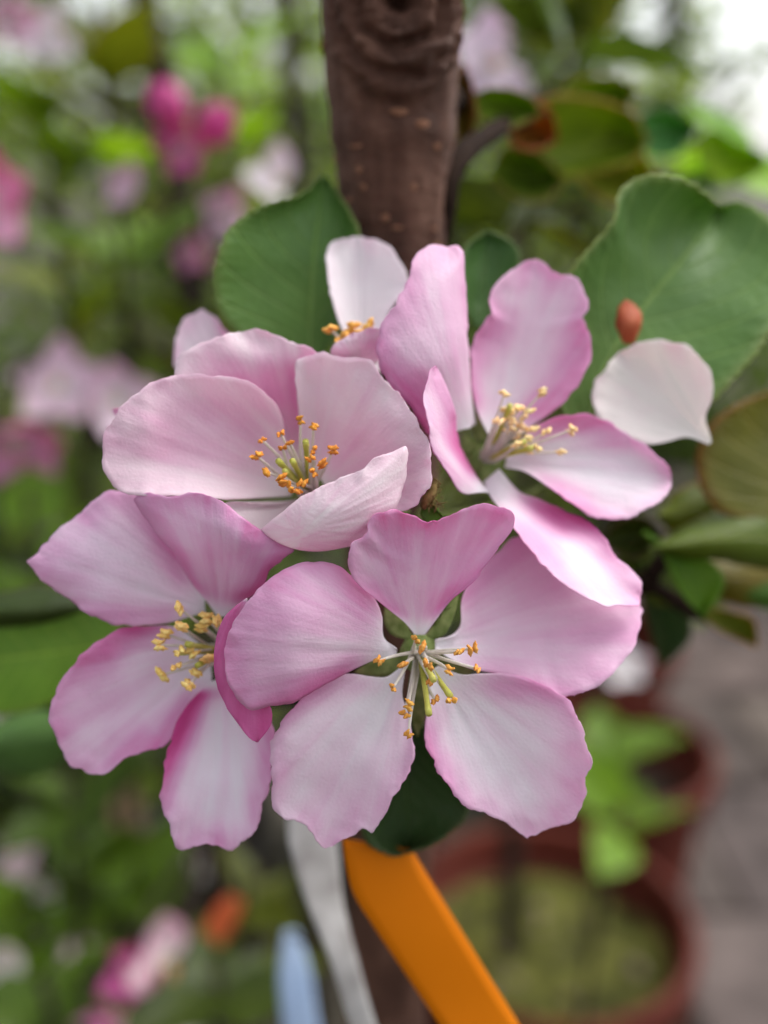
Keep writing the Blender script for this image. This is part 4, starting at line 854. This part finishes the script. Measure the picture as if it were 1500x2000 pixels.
def bg_bud(px, py, d, label, aim, scale=1.0, tint=(1, 1, 1)):
    p = W(px, py, d); root = empty('flower_bud', p, label, 'bud', 'deep pink flower buds'); root.rotation_euler = Vector(aim).to_track_quat('Z', 'Y').to_euler(); root.scale = (scale,)*3; carry(p, -Vector(aim).normalized()*scale)
    o = link('petals', BUD, root); o.color = (*tint, 1)
    V, F = tube([Vector((0, 0, .002)), Vector((0, 0, -.001)), Vector((0, 0, -.006)), Vector((0, 0, -.03))], [.004, .003, .001, .0008], 8); link('calyx', mesh_of('calyx', V, F, SEPAL), root)

bg_bud(345, 250, .40, 'deep pink bud, highest of the pair by the slanting stem', (-.3, -.3, 1), 1.15)
bg_bud(393, 272, .41, 'deep pink bud tilted out beside its twin by the slanting stem', (.9, -.4, .7), 1.15)
bg_blossom(362, 290, .40, 'deep', 'half open pink blossom under the pair of deep pink buds', (-.1, -.8, -.1), .55, 1, n=5)
bg_blossom(255, 370, .42, 'pale', 'dusky pale pink blossom below the half open one', (-.3, -.6, .2), .5, 2, n=4, tint=(.9, .85, .9))
bg_blossom(440, 410, .42, 'pale', 'pale pink blossom edge between the buds and the broad leaf', (.4, -.7, -.2), .6, 3, n=4, tint=(.9, .88, .9))
bg_blossom(375, 480, .46, 'pink', 'small pink blossom hanging low under the bud pair', (.2, -.6, -.6), .5, 4, n=4)
bg_blossom(545, 360, .40, 'white', 'white blossom just above the broad green leaf', (.2, -.8, .5), .65, 5, n=3)
bg_blossom(-35, 390, .40, 'pink', 'pink blossom hanging beside the green foliage edge', (.3, -.8, .1), 1.0, 6, tint=(1.05, 1, .98))
bg_blossom(30, 855, .42, 'pink', 'rosy blossom, deepest pink of the blurred trio', (.1, -.7, -.5), .95, 7)
bg_blossom(115, 755, .45, 'pale', 'pale pink blossom in the middle of the blurred trio', (.1, -.9, .5), .95, 8)
bg_blossom(225, 780, .42, 'pale', 'whitish pink blossom of the blurred trio, next to the cup shaped blossom', (.5, -.9, 0), .75, 9, tint=(1.02, 1.08, 1.05))
bg_blossom(955, 130, .34, 'white', 'white pink blossom beside the trunk knot', (.3, -.9, .2), .8, 10, tint=(1, .95, 1.03), n=4)
bg_blossom(15, 35, .45, 'pale', 'pale lilac blossom hanging above the saplings', (.6, -.8, -.3), .6, 11)
bg_blossom(110, 80, .55, 'white', 'white blossom beside the pale lilac one', (.1, -.8, .3), .8, 12)
bg_blossom(325, 1880, .40, 'pale', 'creamy white blossom with one long petal above the magenta blossom', (.5, -.9, .3), .95, 13, tint=(1, .98, .93), n=2)
bg_blossom(265, 1900, .40, 'deep', 'magenta blossom half open among the low leaves', (-.5, -.7, .4), .62, 14)
bg_blossom(225, 2000, .42, 'pink', 'pink blossom under the magenta one', (-.2, -.9, -.1), .7, 15)
lw = 'small white blossom among the low dark leaves'
for k, (x, y, d, s) in enumerate([(45, 1680, .45, .55), (95, 1725, .5, .5), (5, 1860, .42, .5), (150, 1875, .6, .55), (405, 1690, .7, .6), (290, 1710, .7, .6), (345, 1665, .75, .6), (385, 1990, .5, .6), (-5, 1440, .5, .7)]):
    bg_blossom(x, y, d, 'white' if k % 3 else 'pale', lw, None, s, 30+k, 'small white blossoms among low leaves', (.95, .97, .9))
bg_blossom(1215, 1300, .55, 'white', 'white blossom blurred above the red brown pots', (0, -.8, .5), .6, 50, tint=(.95, .97, .95))

# young leafy plants between the pots
def tuft(px, py, d, n, label, seed, size=1.0, sets=None, tint=1.0, updir=.9):
    r = random.Random(seed); p = W(px, py, d); root = empty('leafy_plant', p, label, 'plant', 'leafy plants between the pots')
    P = spline([Vector((r.uniform(-.03, .03), .03, -p.z)), Vector((r.uniform(-.02, .02), .02, -p.z*.5)), Vector((0, 0, .01))], 14)
    V, F = tube(P, [lerp(.005, .0018, i/13) for i in range(14)], 7); link('stem', mesh_of('stem', V, F, BARK_BG), root)
    for k in range(n):
        a = 6.28*k/n+r.uniform(-.3, .3); o = link('leaf', r.choice(r.choice(sets or [LV_B])), root, (0, 0, -.05*r.random()), dir_rot(Vector((math.cos(a), math.sin(a), r.uniform(.1, updir))), r.uniform(-.5, .5)), size*r.uniform(.7, 1.15))
        g = tint*r.uniform(.85, 1.2); o.color = (g*1.1, g, g*.5, 1)
tuft(1190, 1450, .80, 4, 'bright green leafy plant above the second red brown pot', 61, 1.4, tint=1.35, updir=.35)
tuft(1215, 1590, .72, 3, 'bright green leafy plant between the two red brown pots', 62, 1.3, tint=1.45, updir=.3)
tuft(60, 1000, .45, 6, 'fresh green leafy shoot under the blurred blossom trio', 63, .9, tint=1.7)
tuft(220, 310, .45, 5, 'fresh green leafy shoot beside the deep pink buds', 64, 1.0, tint=1.7)
tuft(60, 1780, .50, 6, 'light green leafy shoot among the white blossoms', 65, .9, tint=1.5)
tuft(260, 1650, .50, 6, 'mid green leafy shoot beside the tan label', 66, .8, [LV_B], .9)
tuft(90, 1950, .42, 7, 'green leafy shoot below the light green one', 67, .9, [LV_B], .85)
tuft(420, 1900, .42, 6, 'dark green leafy shoot under the red orange label', 68, .9, [LV_G], .8)
tuft(140, 1560, .45, 6, 'dark green leafy shoot over the tan label', 69, .9, [LV_B], .55)
tuft(480, 1740, .5, 6, 'dark olive leafy shoot beside the whitish tie', 70, .8, [LV_O], .9)
tuft(130, 560, .5, 7, 'grey green leafy shoot above the blurred blossom trio', 71, .9, [LV_G, LV_O], 2.2)
tuft(330, 640, .45, 6, 'dark leafy shoot between blossom trio and broad leaf', 72, .8, [LV_G, LV_O], .7)
tuft(90, 230, .45, 6, 'olive leafy shoot under the pale lilac blossom', 73, .9, [LV_O, LV_B], 1.0)
tuft(200, 60, .45, 6, 'yellowing olive leafy shoot beside the slanting stem', 74, .8, [LV_O], 1.2)
tuft(440, 120, .6, 7, 'bright yellow green leafy shoot between the two dark stems', 75, .9, [LV_B], 2.4)

def tree_shoot(start, px, py, d, n, seed, sets, tint, size=.7):
    """a leafy side shoot of the apple tree itself"""
    r = random.Random(seed); e = W(px, py, d); o = Vector(tree.location)
    branch(tree, [start, start.lerp(e, .5)+Vector((0, .01, -.008)), e], .0022, .0011, name='side_branch')
    for k in range(n):
        q = start.lerp(e, r.uniform(.6, 1.02)); dd = Vector((r.gauss(0, 1), r.gauss(0, .8), r.uniform(-.5, .8)))
        b = link('leaf', r.choice(r.choice(sets)), tree, q-o, dir_rot(dd, r.uniform(-.6, .6)), size*r.uniform(.7, 1.1)); g = tint*r.uniform(.8, 1.25); b.color = (g*r.uniform(.9, 1.2), g, g*.8, 1)
tree_shoot(TF(180)+Vector((.004, .008, 0)), 1160, 90, .34, 7, 76, [LV_O, LV_G], 1.0)
tree_shoot(W(1060, 215, .215), 1470, 340, .30, 8, 77, [LV_B], 2.6, .6)
tree_shoot(TF(480)+Vector((.004, .008, 0)), 1040, 430, .28, 7, 78, [LV_G, LV_O], .9, .55)
tree_shoot(W(1260, 1140, .172), 1440, 1050, .26, 6, 79, [LV_O], .9, .55)
# pale stones on the mossy soil
PEB = []
for k in range(3):
    V, F = [], []; r = random.Random(k); n, m = 8, 10
    for j in range(n+1):
        for i in range(m):
            ph, th = math.pi*j/n, 2*math.pi*i/m; v = Vector((math.sin(ph)*math.cos(th), math.sin(ph)*math.sin(th)*.8, math.cos(ph)*.6)); V.append(v*(1+.25*nz(v.x*1.5, v.y*1.5, v.z*1.5+k*5)))
    for j in range(n):
        for i in range(m): a = j*m+i; b = j*m+(i+1) % m; F.append((a, a+m, b+m, b))
    PEB.append(mesh_of('pebble', V, F, STONE))
r = random.Random(4)
for k in range(16):
    a, q = r.uniform(0, 6.28), .10*math.sqrt(r.random()); o = link('pebble', PEB[k % 3], None, (.155+q*math.cos(a), .77+q*math.sin(a), .255), (r.random(), r.random(), r.random()*6), r.uniform(.005, .011))
    g = r.uniform(1.1, 2.0); o.color = (g, g*.98, g*.85, 1); tag(o, 'pale pebble lying on the mossy soil of the red brown pot', 'pebble', 'pebbles on the mossy soil')

# each label hangs by a thin dark wire from the nearest stem
TR = [Vector((TX, TY, .5+.01*k)) for k in range(70)]
for o, b, ends, mat in LABELS:
    top = max(ends, key=lambda p: p.z); best = None
    for P in ([TR] if (top-CAM).length < .3 else [h[1] for h in HOSTS]):
        for q in P:
            c = (q-top).length+.5*abs(q.z-top.z-.01)
            if best is None or c < best[0]: best = (c, q)
    q = best[1]; P = spline([top+(ends[0]+ends[1]-top*2)*.02, top.lerp(q, .5)+Vector((0, 0, .006)), q+Vector((0, 0, .004))], 12)
    V, F = tube([p-b for p in P], [.00045]*12, 6); link('wire', mesh_of('wire', V, F, BARK_T), o)
